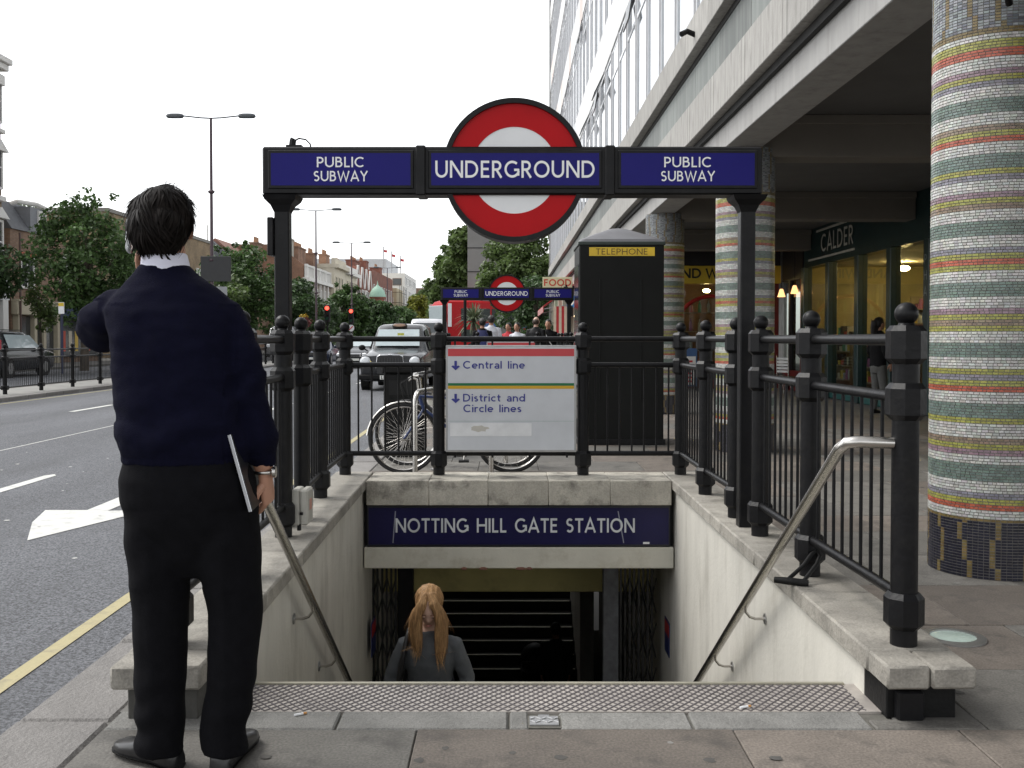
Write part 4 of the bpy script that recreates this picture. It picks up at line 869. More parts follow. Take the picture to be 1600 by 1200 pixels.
# ---------------------------------------------------------------- street lamps
lampm = M('lamp_column', (.06, .035, .045), .45, var=.1); headm = M('lamp_head', (.09, .10, .11), .5)
def street_lamp(x, y, h, lab, board=False):
    t = thing('street_lamp', lab, 'street lamp', (x, y, 0), group='twin armed street lamps on the central reservation')
    MB().tube([(0, 0, 0), (0, 0, 1.6), (0, 0, 1.7), (0, 0, h)], [.12, .12, .075, .05], 10).build('column', lampm, t, 60)
    for zz in (h * .44, h * .71): MB().lathe([(.06, -.08), (.13, -.03), (.13, .03), (.06, .08)], 10, (0, 0, zz)).build('collar', lampm, t); MB().tube([(-.28, 0, zz + .04), (.28, 0, zz + .04)], .018, 6).build('bracket', lampm, t)
    for s_ in (-1, 1):
        MB().tube([(0, 0, h), (s_ * .4, 0, h + .02), (s_ * 1.15, 0, h + .10)], .03, 8).build('arm', headm, t, 60)
        hd = MB().loft([(0, 0, -.09, .30, .10, 3), (0, 0, -.02, .36, .13, 3), (0, 0, .05, .33, .11, 3), (0, 0, .09, .2, .05, 2.5)], 20); hd.xf(Matrix.Translation((s_ * 1.42, 0, h + .1))); hd.build('lantern', headm, t, 40)
    if board:
        MB().box(-.42, .78, -.09, -.05, 3.55, 4.55, .01).build('sign_back', M('sign_back', (.025, .026, .028), .5), t); MB().box(.1, .62, -.09, -.06, 2.95, 3.35).build('sign_back', M('sign_back_grey', (.3, .31, .32), .5), t)
street_lamp(-11.78, 40.7, 10.0, 'tall twin armed street lamp carrying the dark back of a road sign', True)
street_lamp(-13.15, 70, 10.0, 'twin armed street lamp rising beside the traffic lights'); street_lamp(-14.4, 94, 10.0, 'twin armed street lamp in front of the red brick gabled terrace')
street_lamp(-15.4, 130, 10.2, 'distant twin armed street lamp near the green dome')

# ---------------------------------------------------------------- trees
def leaf_mesh(name, centers, radii, per, size, mat, seed, squash=.8):
    g = np.random.default_rng(seed); V = []
    for c_, r_ in zip(centers, radii):
        n = int(per * 1.7 * (r_ / .6) ** 2) + 8; d = g.normal(size=(n, 3)); d /= np.linalg.norm(d, axis=1)[:, None]
        p = c_ + d * (r_ * g.uniform(.25, 1.05, (n, 1)) ** .6) * np.array([1, 1, squash])
        a = g.normal(size=(n, 3)) * .55 + d * .3 + np.array([0, 0, .55]); a /= np.linalg.norm(a, axis=1)[:, None]
        u = np.cross(a, g.normal(size=(n, 3))); u /= np.linalg.norm(u, axis=1)[:, None]; w = np.cross(a, u)
        s_ = size * g.uniform(.6, 1.3, (n, 1))
        V.append(np.stack([p - u * s_, p + w * s_ * .55 + a * s_ * .12, p + u * s_, p - w * s_ * .55 + a * s_ * .12], 1))
    V = np.concatenate(V).reshape(-1, 3); nq = len(V) // 4
    me = bpy.data.meshes.new(name); me.vertices.add(len(V)); me.vertices.foreach_set('co', V.ravel())
    me.loops.add(nq * 4); me.loops.foreach_set('vertex_index', np.arange(nq * 4)); me.polygons.add(nq); me.polygons.foreach_set('loop_start', np.arange(0, nq * 4, 4)); me.polygons.foreach_set('loop_total', np.full(nq, 4)); me.update(calc_edges=True)
    me.materials.append(mat); return me
leafA = M('leaf_green', (.075, .135, .04), .5, var=.3, scale=1.2, islands=.55, trans=.3); leafB = M('leaf_mid', (.11, .165, .05), .5, var=.3, scale=1, islands=.55, trans=.35)
leafY = M('leaf_yellow', (.20, .21, .03), .5, var=.25, scale=1, islands=.45, trans=.3); leafD = M('leaf_dark', (.06, .108, .038), .5, var=.3, scale=1, islands=.55, trans=.28)
bark = M('bark', (.08, .065, .05), .9, var=.3, scale=10, bump=.5)
def tree(x, y, zc, rx, rz_, label, mat=leafA, seed=1, n=46, per=70, size=.10, trunk=.13, spire=0, group='street trees', clump=.55):
    g = random.Random(seed); t = thing('street_tree', label, 'tree', (x, y, 0), group=group)
    cs = []; rs_ = []
    while len(cs) < n:
        v = Vector((g.uniform(-1, 1), g.uniform(-1, 1), g.uniform(-1, 1)))
        if v.length > 1 or v.length < .28: continue
        k = 1 - .22 * max(0, v.z) ; cs.append(np.array((v.x * rx * k, v.y * rx * k, zc + v.z * rz_))); rs_.append(clump * g.uniform(.55, 1.15))
    for k in range(spire):
        cs.append(np.array((g.uniform(-.5, .5) * rx + (.12 * rx if k < 3 else 0), g.uniform(-.3, .3), zc + rz_ * (1.0 + .09 * (k % 3))))); rs_.append(clump * (.55 - .12 * (k % 3)))
    put('crown', leaf_mesh('crown', cs, rs_, per, size, mat, seed), t)
    b = MB(); zt = zc - rz_ * .35; lean = g.uniform(-.15, .15)
    b.tube([(0, 0, 0), (lean * .3, 0, zt * .35), (lean, .05, zt), (lean, 0, zc + rz_ * .55)], [trunk * 1.25, trunk, trunk * .8, trunk * .2], 10)
    for k in range(9):
        c_ = cs[(k * 5) % len(cs)]; z0 = zc - rz_ * g.uniform(.1, .75); b.tube([(lean, 0, max(z0, zt * .5)), (lean + (c_[0] - lean) * .5, c_[1] * .5, (max(z0, zt * .5) + c_[2]) / 2 + .1), tuple(c_)], [trunk * .45, trunk * .3, trunk * .08], 6)
    b.build('trunk', bark, t, 60)
tree(-17.0, 41, 4.3, 2.05, 2.5, 'full leafy street tree with a thin leader shoot before the cream shop', leafA, 11, 95, 80, .10, .15, spire=5, clump=.6)
tree(-16.9, 46.5, 3.9, 1.7, 2.1, 'street tree just beyond the tall leafy one, half behind the man', leafD, 12, 50, 70, .11, .14)
tree(-20.2, 40.4, 4.2, 1.15, 1.3, 'small street tree against the tall yellow brick building', leafD, 13, 26, 70, .11, .1)
tree(-19.6, 43.0, 2.75, .6, 1.2, 'slender young street tree before the cream shopfront', leafB, 14, 34, 120, .08, .05, clump=.32)
tree(-37, 78, 9.2, 2.6, 1.9, 'rounded tree showing over the slate mansard roof', leafB, 15, 40, 60, .2, .2, clump=.9)
tree(-16.2, 57, 3.4, 1.6, 1.9, 'low street tree near the dark road sign back', leafB, 16, 40, 60, .13, .12)
tree(-15.6, 62, 4.0, 2.3, 2.6, 'broad street tree behind the gantry post', leafA, 17, 75, 70, .14, .15, spire=4, clump=.65)
tree(-19.2, 70, 4.6, 2.2, 2.6, 'tall street tree left of the brick terrace end', leafD, 18, 60, 60, .16, .15, spire=3, clump=.75)
tree(-16.0, 80, 3.3, 2.3, 2.3, 'bushy street tree below the white balustrade', leafD, 19, 60, 55, .18, .15, clump=.75)
tree(-17.4, 90, 3.2, 2.2, 2.4, 'dark street tree behind the first traffic light', leafD, 20, 55, 50, .2, .15, clump=.8)
tree(-16.2, 102, 3.6, 2.4, 2.6, 'street tree with a loose top behind the second traffic light', leafA, 21, 60, 50, .22, .15, spire=4, clump=.8)
tree(-15.6, 120, 3.4, 2.5, 2.4, 'street tree in front of the green dome', leafD, 22, 55, 45, .26, .16, clump=.9)
tree(-18.2, 128, 3.4, 2.4, 2.5, 'street tree under the red gabled terrace', leafD, 23, 50, 45, .26, .16, clump=.9)
tree(-14.5, 134, 3.2, 2.4, 2.2, 'street tree beside the scaffolded building', leafA, 24, 50, 45, .26, .16, clump=.9)
tree(-12.4, 140, 4.2, 1.8, 2.8, 'bright yellow green tree standing beside the white van', leafY, 25, 50, 50, .24, .16, clump=.8)
tree(-16.5, 215, 6.5, 4.0, 4.6, 'distant tree behind the yellow green one', leafB, 26, 50, 45, .45, .25, clump=1.6)
tree(-10.5, 190, 7.5, 4.2, 5.0, 'distant dark tree above the white van', leafD, 27, 60, 45, .4, .25, clump=1.5)
tree(-5.2, 98, 6.0, 2.3, 3.6, 'large tree left of the grey slab building', leafB, 28, 80, 60, .24, .22, spire=5, clump=1.05, group='trees beyond the far roundel')
tree(-3.6, 92, 8.6, 2.2, 2.4, 'upper crown of a tree against the grey slab building', leafB, 29, 50, 60, .24, .22, spire=3, clump=.9, group='trees beyond the far roundel')
tree(.6, 70, 5.9, 3.0, 3.2, 'large plane tree spreading behind the far roundel', leafB, 30, 100, 75, .16, .2, spire=3, clump=.8, group='trees beyond the far roundel')
tree(1.5, 60, 3.0, 2.0, 1.7, 'low leafy tree behind the walkers', leafD, 31, 50, 65, .14, .13, clump=.65, group='trees beyond the far roundel')
tree(2.2, 64, 3.2, 2.0, 2.2, 'shady tree beyond the red awning', leafA, 32, 55, 65, .15, .13, clump=.7, group='trees beyond the far roundel')
pt_ = thing('cordyline_palm', 'spiky palm like plant below the far roundel', 'palm', (-1.65, 48, 0))
MB().tube([(0, 0, 0), (.05, 0, 1.2), (0, 0, 2.1)], [.13, .1, .08], 8).build('trunk', bark, pt_, 60)
b = MB(); g = random.Random(5)
for k in range(150):
    a = g.uniform(0, 2 * PI); el = g.uniform(-.5, 1.35); L_ = g.uniform(.8, 1.25); d = Vector((math.cos(a) * math.cos(el), math.sin(a) * math.cos(el), math.sin(el))); sd_ = d.cross(Vector((0, 0, 1))).normalized() * .035
    p0 = Vector((0, 0, 2.1)); p1 = p0 + d * L_ * .55; p2 = p0 + d * L_ + Vector((0, 0, -.35 * L_ * math.cos(el)))
    b.add([p0 - sd_ * .6, p0 + sd_ * .6, p1 + sd_, p1 - sd_, p2], [(0, 1, 2, 3), (3, 2, 4)])
b.build('crown', M('palm_leaf', (.12, .15, .08), .5, var=.2, islands=.4, trans=.15), pt_)

# ---------------------------------------------------------------- buildings on the far side
brickY = brickmat('brick_yellow', (.30, .215, .115), (.22, .15, .085), (.25, .22, .17)); brickB = brickmat('brick_brown', (.20, .115, .075), (.27, .17, .11), (.2, .17, .14))
brickR = brickmat('brick_red', (.27, .085, .055), (.20, .065, .045), (.2, .15, .12)); brickO = brickmat('brick_orange', (.25, .125, .075), (.2, .095, .06), (.25, .2, .15))
cream = M('stucco_cream', (.62, .57, .46), .8, var=.08, scale=.6, dirt=(.4, .36, .28), dscale=.4, damt=.5); stucco = M('stucco_white', (.72, .71, .68), .75, var=.06, scale=.6)
slate = M('roof_slate', (.10, .105, .115), .7, var=.2, scale=4); pane_d = M('dark_pane', (.04, .045, .05), .12, var=.2, spec=.8); pot = M('chimney_pot', (.35, .2, .12), .8)
WCACHE = {}
def window(parent, face, x, y, z, w, h, frame, bar=True):
    """face 'E' looks towards +X (the road), 'S' towards the camera"""
    key = (face, round(w, 2), round(h, 2), frame.name)
    if key not in WCACHE:
        f = .09; a = MB()
        R_ = [(-w / 2 - f, -w / 2 + .03, -.06, h + f), (w / 2 - .03, w / 2 + f, -.06, h + f), (-w / 2, w / 2, -.08, .03), (-w / 2, w / 2, h - .03, h + f)] + ([(-.03, .03, 0, h), (-w / 2, w / 2, h * .5 - .03, h * .5 + .03)] if bar else [])
        for i, (u0, u1, v0, v1) in enumerate(R_):
            e = .08 if i < 4 else .05
            if face == 'E': a.box(0, e + .002 * i, u0, u1, v0, v1)
            else: a.box(u0, u1, -e - .002 * i, 0, v0, v1)
        q = MB().box(0, .03, -w / 2, w / 2, 0, h) if face == 'E' else MB().box(-w / 2, w / 2, -.03, 0, 0, h)
        WCACHE[key] = (a.mesh('window', frame), q.mesh('pane', pane_d))
    m0, m1 = WCACHE[key]; o = put('window', m0, parent, (x - parent.location.x, y - parent.location.y, z)); put('pane', m1, o)
def chimney(t, x, y, z, m, npots, w=.9, l=2.2, h=1.8):
    r = MB().box(x - w / 2, x + w / 2, y - l / 2, y + l / 2, z - 1.5, z + h).build('chimney', m, t, None, True)
    MB().box(x - w / 2 - .1, x + w / 2 + .1, y - l / 2 - .1, y + l / 2 + .1, z + h, z + h + .18).build('chimney_cap', m, t, None, True)
    for k in range(npots): MB().lathe([(.14, 0), (.11, .6), (.14, .65)], 8, (x, y - l / 2 + (k + .5) * l / npots, z + h + .18)).build('chimney_pot', pot, t, None, True)
def block(label, x0, x1, y0, y1, h, m, name='terraced_house', cat='building', group='houses across the road'):
    t = thing(name, label, cat, (x1, (y0 + y1) / 2, 0), group=group); MB().box(x0, x1, y0, y1, 0, h).build('wall', m, t, None, True); return t
EX = -24.0
# tall yellow brick corner
t = block('tall yellow brick corner building with a white cornice, cut by the picture edge', -36, EX, 34, 48.6, 14.2, brickY)
for zz, h_, o_ in ((14.2, .28, .5), (13.9, .3, .35), (13.2, .5, .2), (10.95, .2, .2), (7.75, .25, .2)): MB().box(-36, EX + o_, 34, 48.6 + o_ * .5, zz, zz + h_, .03).build('cornice', stucco, t, None, True)
for zz in (4.9, 8.4, 11.5):
    for yy in (36.5, 39.5, 42.5, 45.5, 48.1): window(t, 'E', EX, yy, zz, .9, 1.9, stucco)
for zz in (6.95, 10.1): 
    for yy in (45.5, 48.1): MB().prism([(yy - .75, zz), (yy + .75, zz), (yy, zz + .5)], 'x', EX, EX + .28).build('pediment', stucco, t, None, True)
MB().box(EX, EX + .3, 36, 48.7, 3.1, 4.2, .02).build('shop_fascia', white, t, None, True)
tt = MB(); text(tt, 'e', .8, lambda u, v, d: (EX + .305 + d, 47.6 + u, 3.35 + v), w=.2); tt.build('lettering', M('e_red', (.6, .03, .05), .5), t, None, True)
for yy in (43, 46, 48.3): MB().box(EX, EX + .3, yy - .25, yy + .25, 0, 3.1).build('pilaster', stucco, t, None, True)
for yy in (44.5, 47.5): MB().box(EX, EX + .05, yy - 1.2, yy + 1.2, .5, 3.0).build('shop_pane', pane_d, t, None, True)
# brown brick shop with mansard
t = block('brown brick house over the cream shop, grey slate mansard with a pale dormer', -33, EX, 49.4, 54.2, 6.6, brickB)
MB().prism([(-33, 6.6), (EX + .1, 6.6), (EX - .9, 8.1), (-32, 8.1)], 'y', 49.38, 54.0).build('roof', slate, t, None, True); MB().box(-25.2, -23.95, 51.4, 53.2, 6.7, 7.9).build('dormer', M('lead', (.2, .21, .23), .6), t, None, True)
MB().tube([(-25.0, 51.2, 7.95), (-24.6, 51.4, 8.15), (-24.0, 52.2, 8.1), (-23.8, 53.3, 7.9)], .12, 8).build('dormer_roof', stucco, t, None, True); window(t, 'E', -23.95, 52.6, 6.9, .7, .8, stucco)
MB().box(EX, EX + .1, 50.2, 51.9, 5.35, 5.55).build('red_lintel', M('red_lintel', (.42, .1, .05), .7), t, None, True); window(t, 'E', EX, 51.05, 3.85, 1.3, 1.45, stucco)
MB().box(EX, EX + .35, 49.4, 54.2, 2.45, 3.1, .03).build('shop_fascia', M('shop_buff', (.48, .43, .32), .6, var=.06), t, None, True); MB().box(EX, EX + .42, 49.4, 54.2, 3.1, 3.2).build('shop_cornice', M('shop_buff'), t, None, True)
for yy in (49.7, 51.4, 52.4, 54.0): MB().box(EX, EX + .28, yy - .14, yy + .14, 0, 2.45).build('pilaster', M('shop_buff'), t, None, True)
MB().box(EX + .02, EX + .06, 49.8, 54, .4, 2.4).build('shop_pane', pane_d, t, None, True); MB().box(EX, EX + .15, 49.8, 54, 0, .5).build('stall_riser', M('shop_buff'), t, None, True)
MB().tube([(EX + .4, 49.55, 0), (EX + .4, 49.55, 6.4)], .05, 6).build('downpipe', M('pipe_brown', (.1, .06, .05), .6), t, None, True)
t = block('house with a dark blue shop fascia beside the cream shop', -33, EX, 54.25, 60, 6.4, brickB)
MB().box(EX, EX + .35, 54.3, 60, 2.4, 3.15).build('shop_fascia', M('fascia_blue', (.02, .035, .12), .45), t, None, True); MB().box(EX + .02, EX + .06, 54.5, 59.8, .3, 2.4).build('shop_pane', pane_d, t, None, True)
for k in range(6): MB().box(EX + .065, EX + .075, 54.9 + k * .8, 55.3 + k * .8, .6, 1.7).build('poster', goods[(k * 2) % 8], t, None, True)
for yy in (55.6, 58.2): window(t, 'E', EX, yy, 4.0, 1.1, 1.6, stucco)
t = block('flat roofed pale brown brick block rising behind the street trees', -33, -26.6, 68, 92, 9.7, brickY); MB().box(-33.1, -26.5, 67.9, 92.1, 9.7, 9.95).build('coping', M('coping_grey', (.25, .24, .22), .8), t, None, True)
for yy in (72, 76, 80, 84, 88):
    for zz in (2.2, 5.4): window(t, 'E', -26.6, yy, zz, 1.4, 1.8, stucco)
for xx in (-31.3, -28.4): window(t, 'S', xx, 68, 4.6, 1.2, 1.7, stucco)
t = thing('gabled_house', 'slate roofed house with white bargeboards and a tiled peak, far behind the man', 'building', (-32.5, 112, 0), group='houses across the road')
MB().box(-4.0, 4.0, 0, 10, 0, 8.6).build('wall', brickB, t); MB().prism([(-4.4, 8.6), (4.4, 8.6), (0, 12.4)], 'y', 1.5, 10).build('roof', M('roof_tile', (.25, .13, .1), .8), t); MB().prism([(-4.0, 8.6), (3.8, 8.6), (0, 12.0)], 'y', .2, 1.6).build('gable', slate, t)
for s_ in (-1, 1): MB().tube([(s_ * 2.6, -.1, 6.9), (0, -.1, 8.35)], .14, 4).build('bargeboard', stucco, t)
window(t, 'S', -32.5, 112, 8.9, 1.0, 1.3, stucco); MB().tube([(-.2, -.6, 3), (-.2, -.6, 13.6)], .09, 6).build('flagpole', stucco, t); chimney(t, -28.8, 117, 10.2, brickB, 3)
# terrace with the white balustrade
t = block('brick terrace with white balustrade and tall sash windows', -34, EX, 121, 137.5, 8.4, brickB)
MB().prism([(-34, 8.4), (EX - .2, 8.4), (EX - .2, 10.0), (-27.5, 12.4), (-34, 12.4)], 'y', 121, 121.5).build('gable_wall', brickO, t, None, True); MB().prism([(-33.8, 8.4), (EX - .8, 8.4), (EX - .8, 9.6), (-28, 12.0), (-33.8, 12.0)], 'y', 121.5, 137.5).build('roof', slate, t, None, True)
MB().box(EX - .3, EX + .5, 120.95, 137.5, 8.1, 8.5).build('cornice', stucco, t, None, True); MB().box(EX - .1, EX + .2, 121, 137.5, 9.8, 10.05).build('balustrade_rail', stucco, t, None, True)
for yy in np.arange(121.2, 137.5, .55): MB().box(EX - .05, EX + .12, yy, yy + .25, 8.5, 9.8).build('baluster', stucco, t, None, True)
for yy in np.arange(121.4, 137.5, 4): MB().box(EX - .12, EX + .22, yy - .3, yy + .3, 8.5, 10.1).build('balustrade_pier', stucco, t, None, True)
for k in range(6):
    for zz, h_ in ((4.9, 2.5), (1.0, 2.6)): window(t, 'E', EX, 122.6 + k * 2.7, zz, 1.2, h_, stucco)
    MB().box(EX, EX + .3, 121.15 + k * 2.7, 121.6 + k * 2.7, 4.2, 8.1).build('pilaster', stucco, t, None, True)
MB().box(EX, EX + .4, 121, 137.5, 4.0, 4.4).build('band', stucco, t, None, True)
chimney(t, -26.5, 122.4, 11.4, M('chimney_grey', (.35, .33, .28), .8), 5, 1.2, 2.4, 1.6); chimney(t, -26.8, 130, 11.6, brickO, 6, 1.2, 5, 1.0); chimney(t, -26.4, 136.5, 11.2, brickO, 5, 1.2, 2.5, 1.2)
for (y0, y1, h, m, lab, npt) in ((137.6, 147, 11.3, cream, 'cream stucco house with a heavy cornice next to the balustraded terrace', 4), (147.1, 158, 11.0, cream, 'cream stucco house with a white parapet next to the red gabled terrace', 3)):
    t = block(lab, -34, EX + .6, y0, y1, h, m)
    MB().box(-34, EX + 1.2, y0 - .06, y1 - .02, h - .5, h + .02).build('cornice', stucco if y0 > 140 else cream, t, None, True); MB().box(EX + .2, EX + .7, y0 + .03, y1 - .02, h + .02, h + .8).build('parapet', stucco if y0 > 140 else cream, t, None, True)
    for k in range(int((y1 - y0) / 2.4)):
        for zz in (1.2, 4.6, 7.7): window(t, 'E', EX + .6, y0 + 1.5 + k * 2.4, zz, 1.1, 1.9, m)
    for xx in (-24.3, -26.5):
        for zz in (8.5,): window(t, 'S', xx, y0, zz, .8, 1.5, m)
    chimney(t, -26, y1 - 2.5, h + .6, brickO, npt, 1.0, 3, 1.0)
t = block('red brick terrace with white trimmed gables and bay windows', -34, EX + .3, 158.1, 177, 9.4, brickR)
for k in range(4):
    yc = 160.5 + k * 4.7; MB().prism([(yc - 2.0, 9.4), (yc + 2.0, 9.4), (yc + .5, 12.6), (yc - .5, 12.6)], 'x', EX - 1.2, EX + .35).build('gable', brickR, t, None, True)
    for s_ in (-1, 1): MB().tube([(EX + .4, yc + s_ * 2.0, 9.4), (EX + .4, yc + s_ * .4, 12.7)], .14, 4).build('gable_trim', stucco, t, None, True)
    MB().box(EX + .3, EX + 1.1, yc - 1.1, yc + 1.1, .3, 9.0).build('bay', stucco if k % 2 else brickR, t, None, True)
    for zz in (1.2, 4.2, 7.0): window(t, 'E', EX + 1.1, yc, zz, 1.5, 1.8, stucco); window(t, 'S', EX + .7, yc - 1.1, zz, .5, 1.8, stucco)
MB().prism([(-33.8, 9.4), (EX - .4, 9.4), (EX - 2, 12.4), (-33.8, 12.4)], 'y', 158.3, 176.9).build('roof', slate, t, None, True); chimney(t, -25.5, 168, 12.6, brickR, 5, 1.4, 6, 1.2)
t = block('tall plain dark red brick block with white stair windows', -34, EX + .4, 177.2, 208, 13.2, brickR)
for k in range(8):
    for zz in (1.5, 5, 8.5): window(t, 'E', EX + .4, 179.5 + k * 3.7, zz, 1.4, 2.2, stucco)
for zz in (4.5, 9): window(t, 'S', EX - .9, 177.2, zz, 1.0, 2.6, stucco)
chimney(t, -26.2, 182, 13.2, brickR, 5, 2.2, 3, 1.6); chimney(t, -25.4, 196, 13.2, brickR, 4, 2.0, 3, 1.4)
t = thing('domed_turret', 'small round brick turret with a pale green copper dome', 'turret', (-19.2, 150, 0))
MB().lathe([(1.0, 0), (1.0, 7.0), (1.15, 7.1), (1.15, 7.35)], 16).build('drum', brickR, t); MB().lathe([(1.25, 7.35), (1.2, 7.6), (1.02, 8.15), (.7, 8.6), (.3, 8.9), (.1, 9.15), (.03, 9.7)], 20).build('dome', M('verdigris', (.34, .52, .42), .7, var=.1), t, 40)
for a in (-1.6, -.6, .4): MB().box(-.22, .22, -1.03, -.97, 4.6, 6.3).xf(Matrix.Rotation(a + 1.2, 4, 'Z')).build('window', pane_d, t)
t = block('cream corner house wrapped in scaffolding', -33, EX + 1.0, 210, 222, 11.6, M('scaffold_cream', (.5, .42, .28), .8, var=.12, scale=1))
for k in range(6):
    zz = .2 + k * 2.1; MB().tube([(EX + 1.8, 209, zz), (EX + 1.8, 223, zz)], .05, 5).build('scaffold_ledger', blackmatt, t, None, True); MB().tube([(-26, 209, zz), (EX + 1.8, 209, zz)], .05, 5).build('scaffold_ledger', blackmatt, t, None, True)
for k in range(5): MB().tube([(EX + 1.8, 209 + k * 3.4, 0), (EX + 1.8, 209 + k * 3.4, 12.2)], .05, 5).build('scaffold_pole', blackmatt, t, None, True)
for xx in (-25.6, -24.2):
    for zz in (2, 5, 8): window(t, 'S', xx, 210, zz, .9, 1.6, stucco)
t = block('white flat roofed modern block flying small flags', -46, EX + 1.2, 225, 252, 15.6, stucco)
MB().box(-46, EX - 3, 226, 250, 15.6, 18.8).build('upper_storey', M('pale_grey_clad', (.5, .52, .54), .6), t, None, True)
for k in range(8):
    for zz in (4, 7.2, 10.4, 13.2): window(t, 'E', EX + 1.2, 227 + k * 3.2, zz, 2.4, 1.5, pane_d, False)
for xx in (-24.5, -27, -29.5):
    for zz in (10.2, 13): window(t, 'S', xx, 225, zz, 1.8, 1.4, M('brown_panel', (.2, .13, .1), .7), False)
for k, xx in enumerate((-27.6, -25.8, -23.9)):
    MB().tube([(xx, 226, 15.6), (xx, 226, 21.5 - k)], .13, 6).build('flagpole', M('flagpole_grey', (.4, .4, .42)), t, None, True); fl = MB().add([(xx + .05, 226, 20.9 - k), (xx + .45, 226.1, 20.75 - k), (xx + .85, 226, 20.7 - k), (xx + .8, 226, 20.15 - k), (xx + .45, 226.1, 20.2 - k), (xx + .05, 226, 20.3 - k)], [(0, 1, 4, 5), (1, 2, 3, 4)]); fl.build('flag', M('flag_red', (.5, .05, .06)), t, None, True)
t = block('low brown brick block closing the far end of the street', -44, -26, 330, 350, 17.5, brickB)
t = block('grey concrete slab building behind the plane tree', -3.3, -.2, 82, 96, 12.2, M('slab_grey', (.25, .245, .235), .85, var=.1, scale=.6), name='slab_building')
for k in range(6): MB().box(-3.32, -.18, 81.96, 81.99, 1.9 * k + .9, 1.9 * k + .96).build('joint', darkgap, t, None, True)

# ---------------------------------------------------------------- traffic signals and other kerb furniture
def signal(x, y, lab, lit, board=False):
    t = thing('traffic_light', lab, 'traffic light', (x, y, 0), group='traffic lights down the road')
    MB().tube([(0, 0, 0), (0, 0, 3.2)], .06, 8).build('pole', blackmatt, t); MB().box(-.2, .2, -.12, .1, 2.45, 3.65, .03).build('head', M('signal_black', (.012, .012, .012), .6), t)
    for zz, nm, col in ((3.42, 'red', (1, .05, .03)), (3.06, 'amber', (.25, .12, .02)), (2.7, 'green', (.02, .8, .4))):
        on = nm == lit; b = MB().tube([(0, -.125, zz), (0, -.15, zz)], .14 if on else .12, 16)
        b.build(nm + '_lamp', M('signal_%s_%s' % (nm, on), col if on else tuple(c_ * .08 for c_ in col), .3, emit=col if on else None, estr=2.6 if on else 0), t); MB().tube([(0, -.12, zz + .02), (0, -.3, zz + .03)], .15, 12, cap=False).build('hood', blackmatt, t) if not on else None
    if board: MB().tube([(0, -.13, 2.1), (0, -.15, 2.1)], .26, 18).build('round_sign', white, t); MB().tube([(-.15, -.155, 1.95), (.15, -.155, 2.25)], .035, 4).build('sign_bar', M('sign_red', (.6, .03, .03)), t)
signal(-12.75, 72, 'traffic light showing red beside the flower basket', 'red'); signal(-12.3, 80, 'traffic light showing red above a small round sign', 'red', True); signal(-20.9, 84, 'traffic light showing green across the road', 'green')
hb = thing('flower_basket', 'hanging basket of red and yellow flowers beside the traffic light', 'flower basket', (-14.2, 71, 2.2))
put('flowers', leaf_mesh('flowers', [np.array((0, 0, .3)), np.array((-.3, 0, .2)), np.array((.3, 0, .2))], [.42, .35, .35], 160, .07, M('flower_red', (.22, .05, .06), .6, islands=.6), 4), hb); put('flowers', leaf_mesh('flowers', [np.array((-.15, 0, .62)), np.array((.12, 0, .66))], [.2, .2], 220, .06, M('flower_yellow', (.6, .42, .03), .6, islands=.3), 5), hb)
MB().lathe([(.1, -.35), (.35, -.1), (.42, .1)], 12).build('basket', bark, hb); MB().tube([(0, .05, -2.2), (0, .05, .2)], .05, 8).build('pole', blackmatt, hb)
pp = thing('bus_stop_pole', 'slim dark pole with a yellow topped plate before the blue shop', 'pole', (-16.4, 37.6, 0)); MB().tube([(0, 0, 0), (0, 0, 2.6)], .05, 8).build('pole', M('pole_blue', (.02, .025, .06), .5), pp); MB().box(-.1, .1, -.05, -.01, 2.2, 2.62).build('plate', white, pp); MB().box(-.1, .1, -.055, -.05, 2.48, 2.6).build('plate_band', M('band_yellow', (.65, .45, .03)), pp)
pp = thing('sign_pole', 'thin black pole standing beside the red bus', 'pole', (-1.28, 30, 0)); MB().tube([(0, 0, 0), (0, 0, 2.55)], .045, 8).build('pole', blackmatt, pp); MB().sphere((0, 0, 2.58), .055, 8, 6).build('cap', blackmatt, pp)
for k, (x, y) in enumerate([(-.72, 3.50), (.83, 3.57), (2.05, 3.42)]):
    t = thing('cigarette_end', 'cigarette end dropped %s' % ['in the gap before the lattice plate', 'on the lattice plate near the end plinth', 'on the paving beside the end plinth'][k], 'litter', (x, y, .006), random.uniform(-.6, .6), group='cigarette ends by the stairs')
    MB().tube([(-.02, 0, 0), (.012, 0, 0)], .004, 8).build('paper', white, t); MB().tube([(.012, 0, 0), (.024, 0, 0)], .0042, 8).build('filter', M('filter', (.5, .25, .08), .8), t)
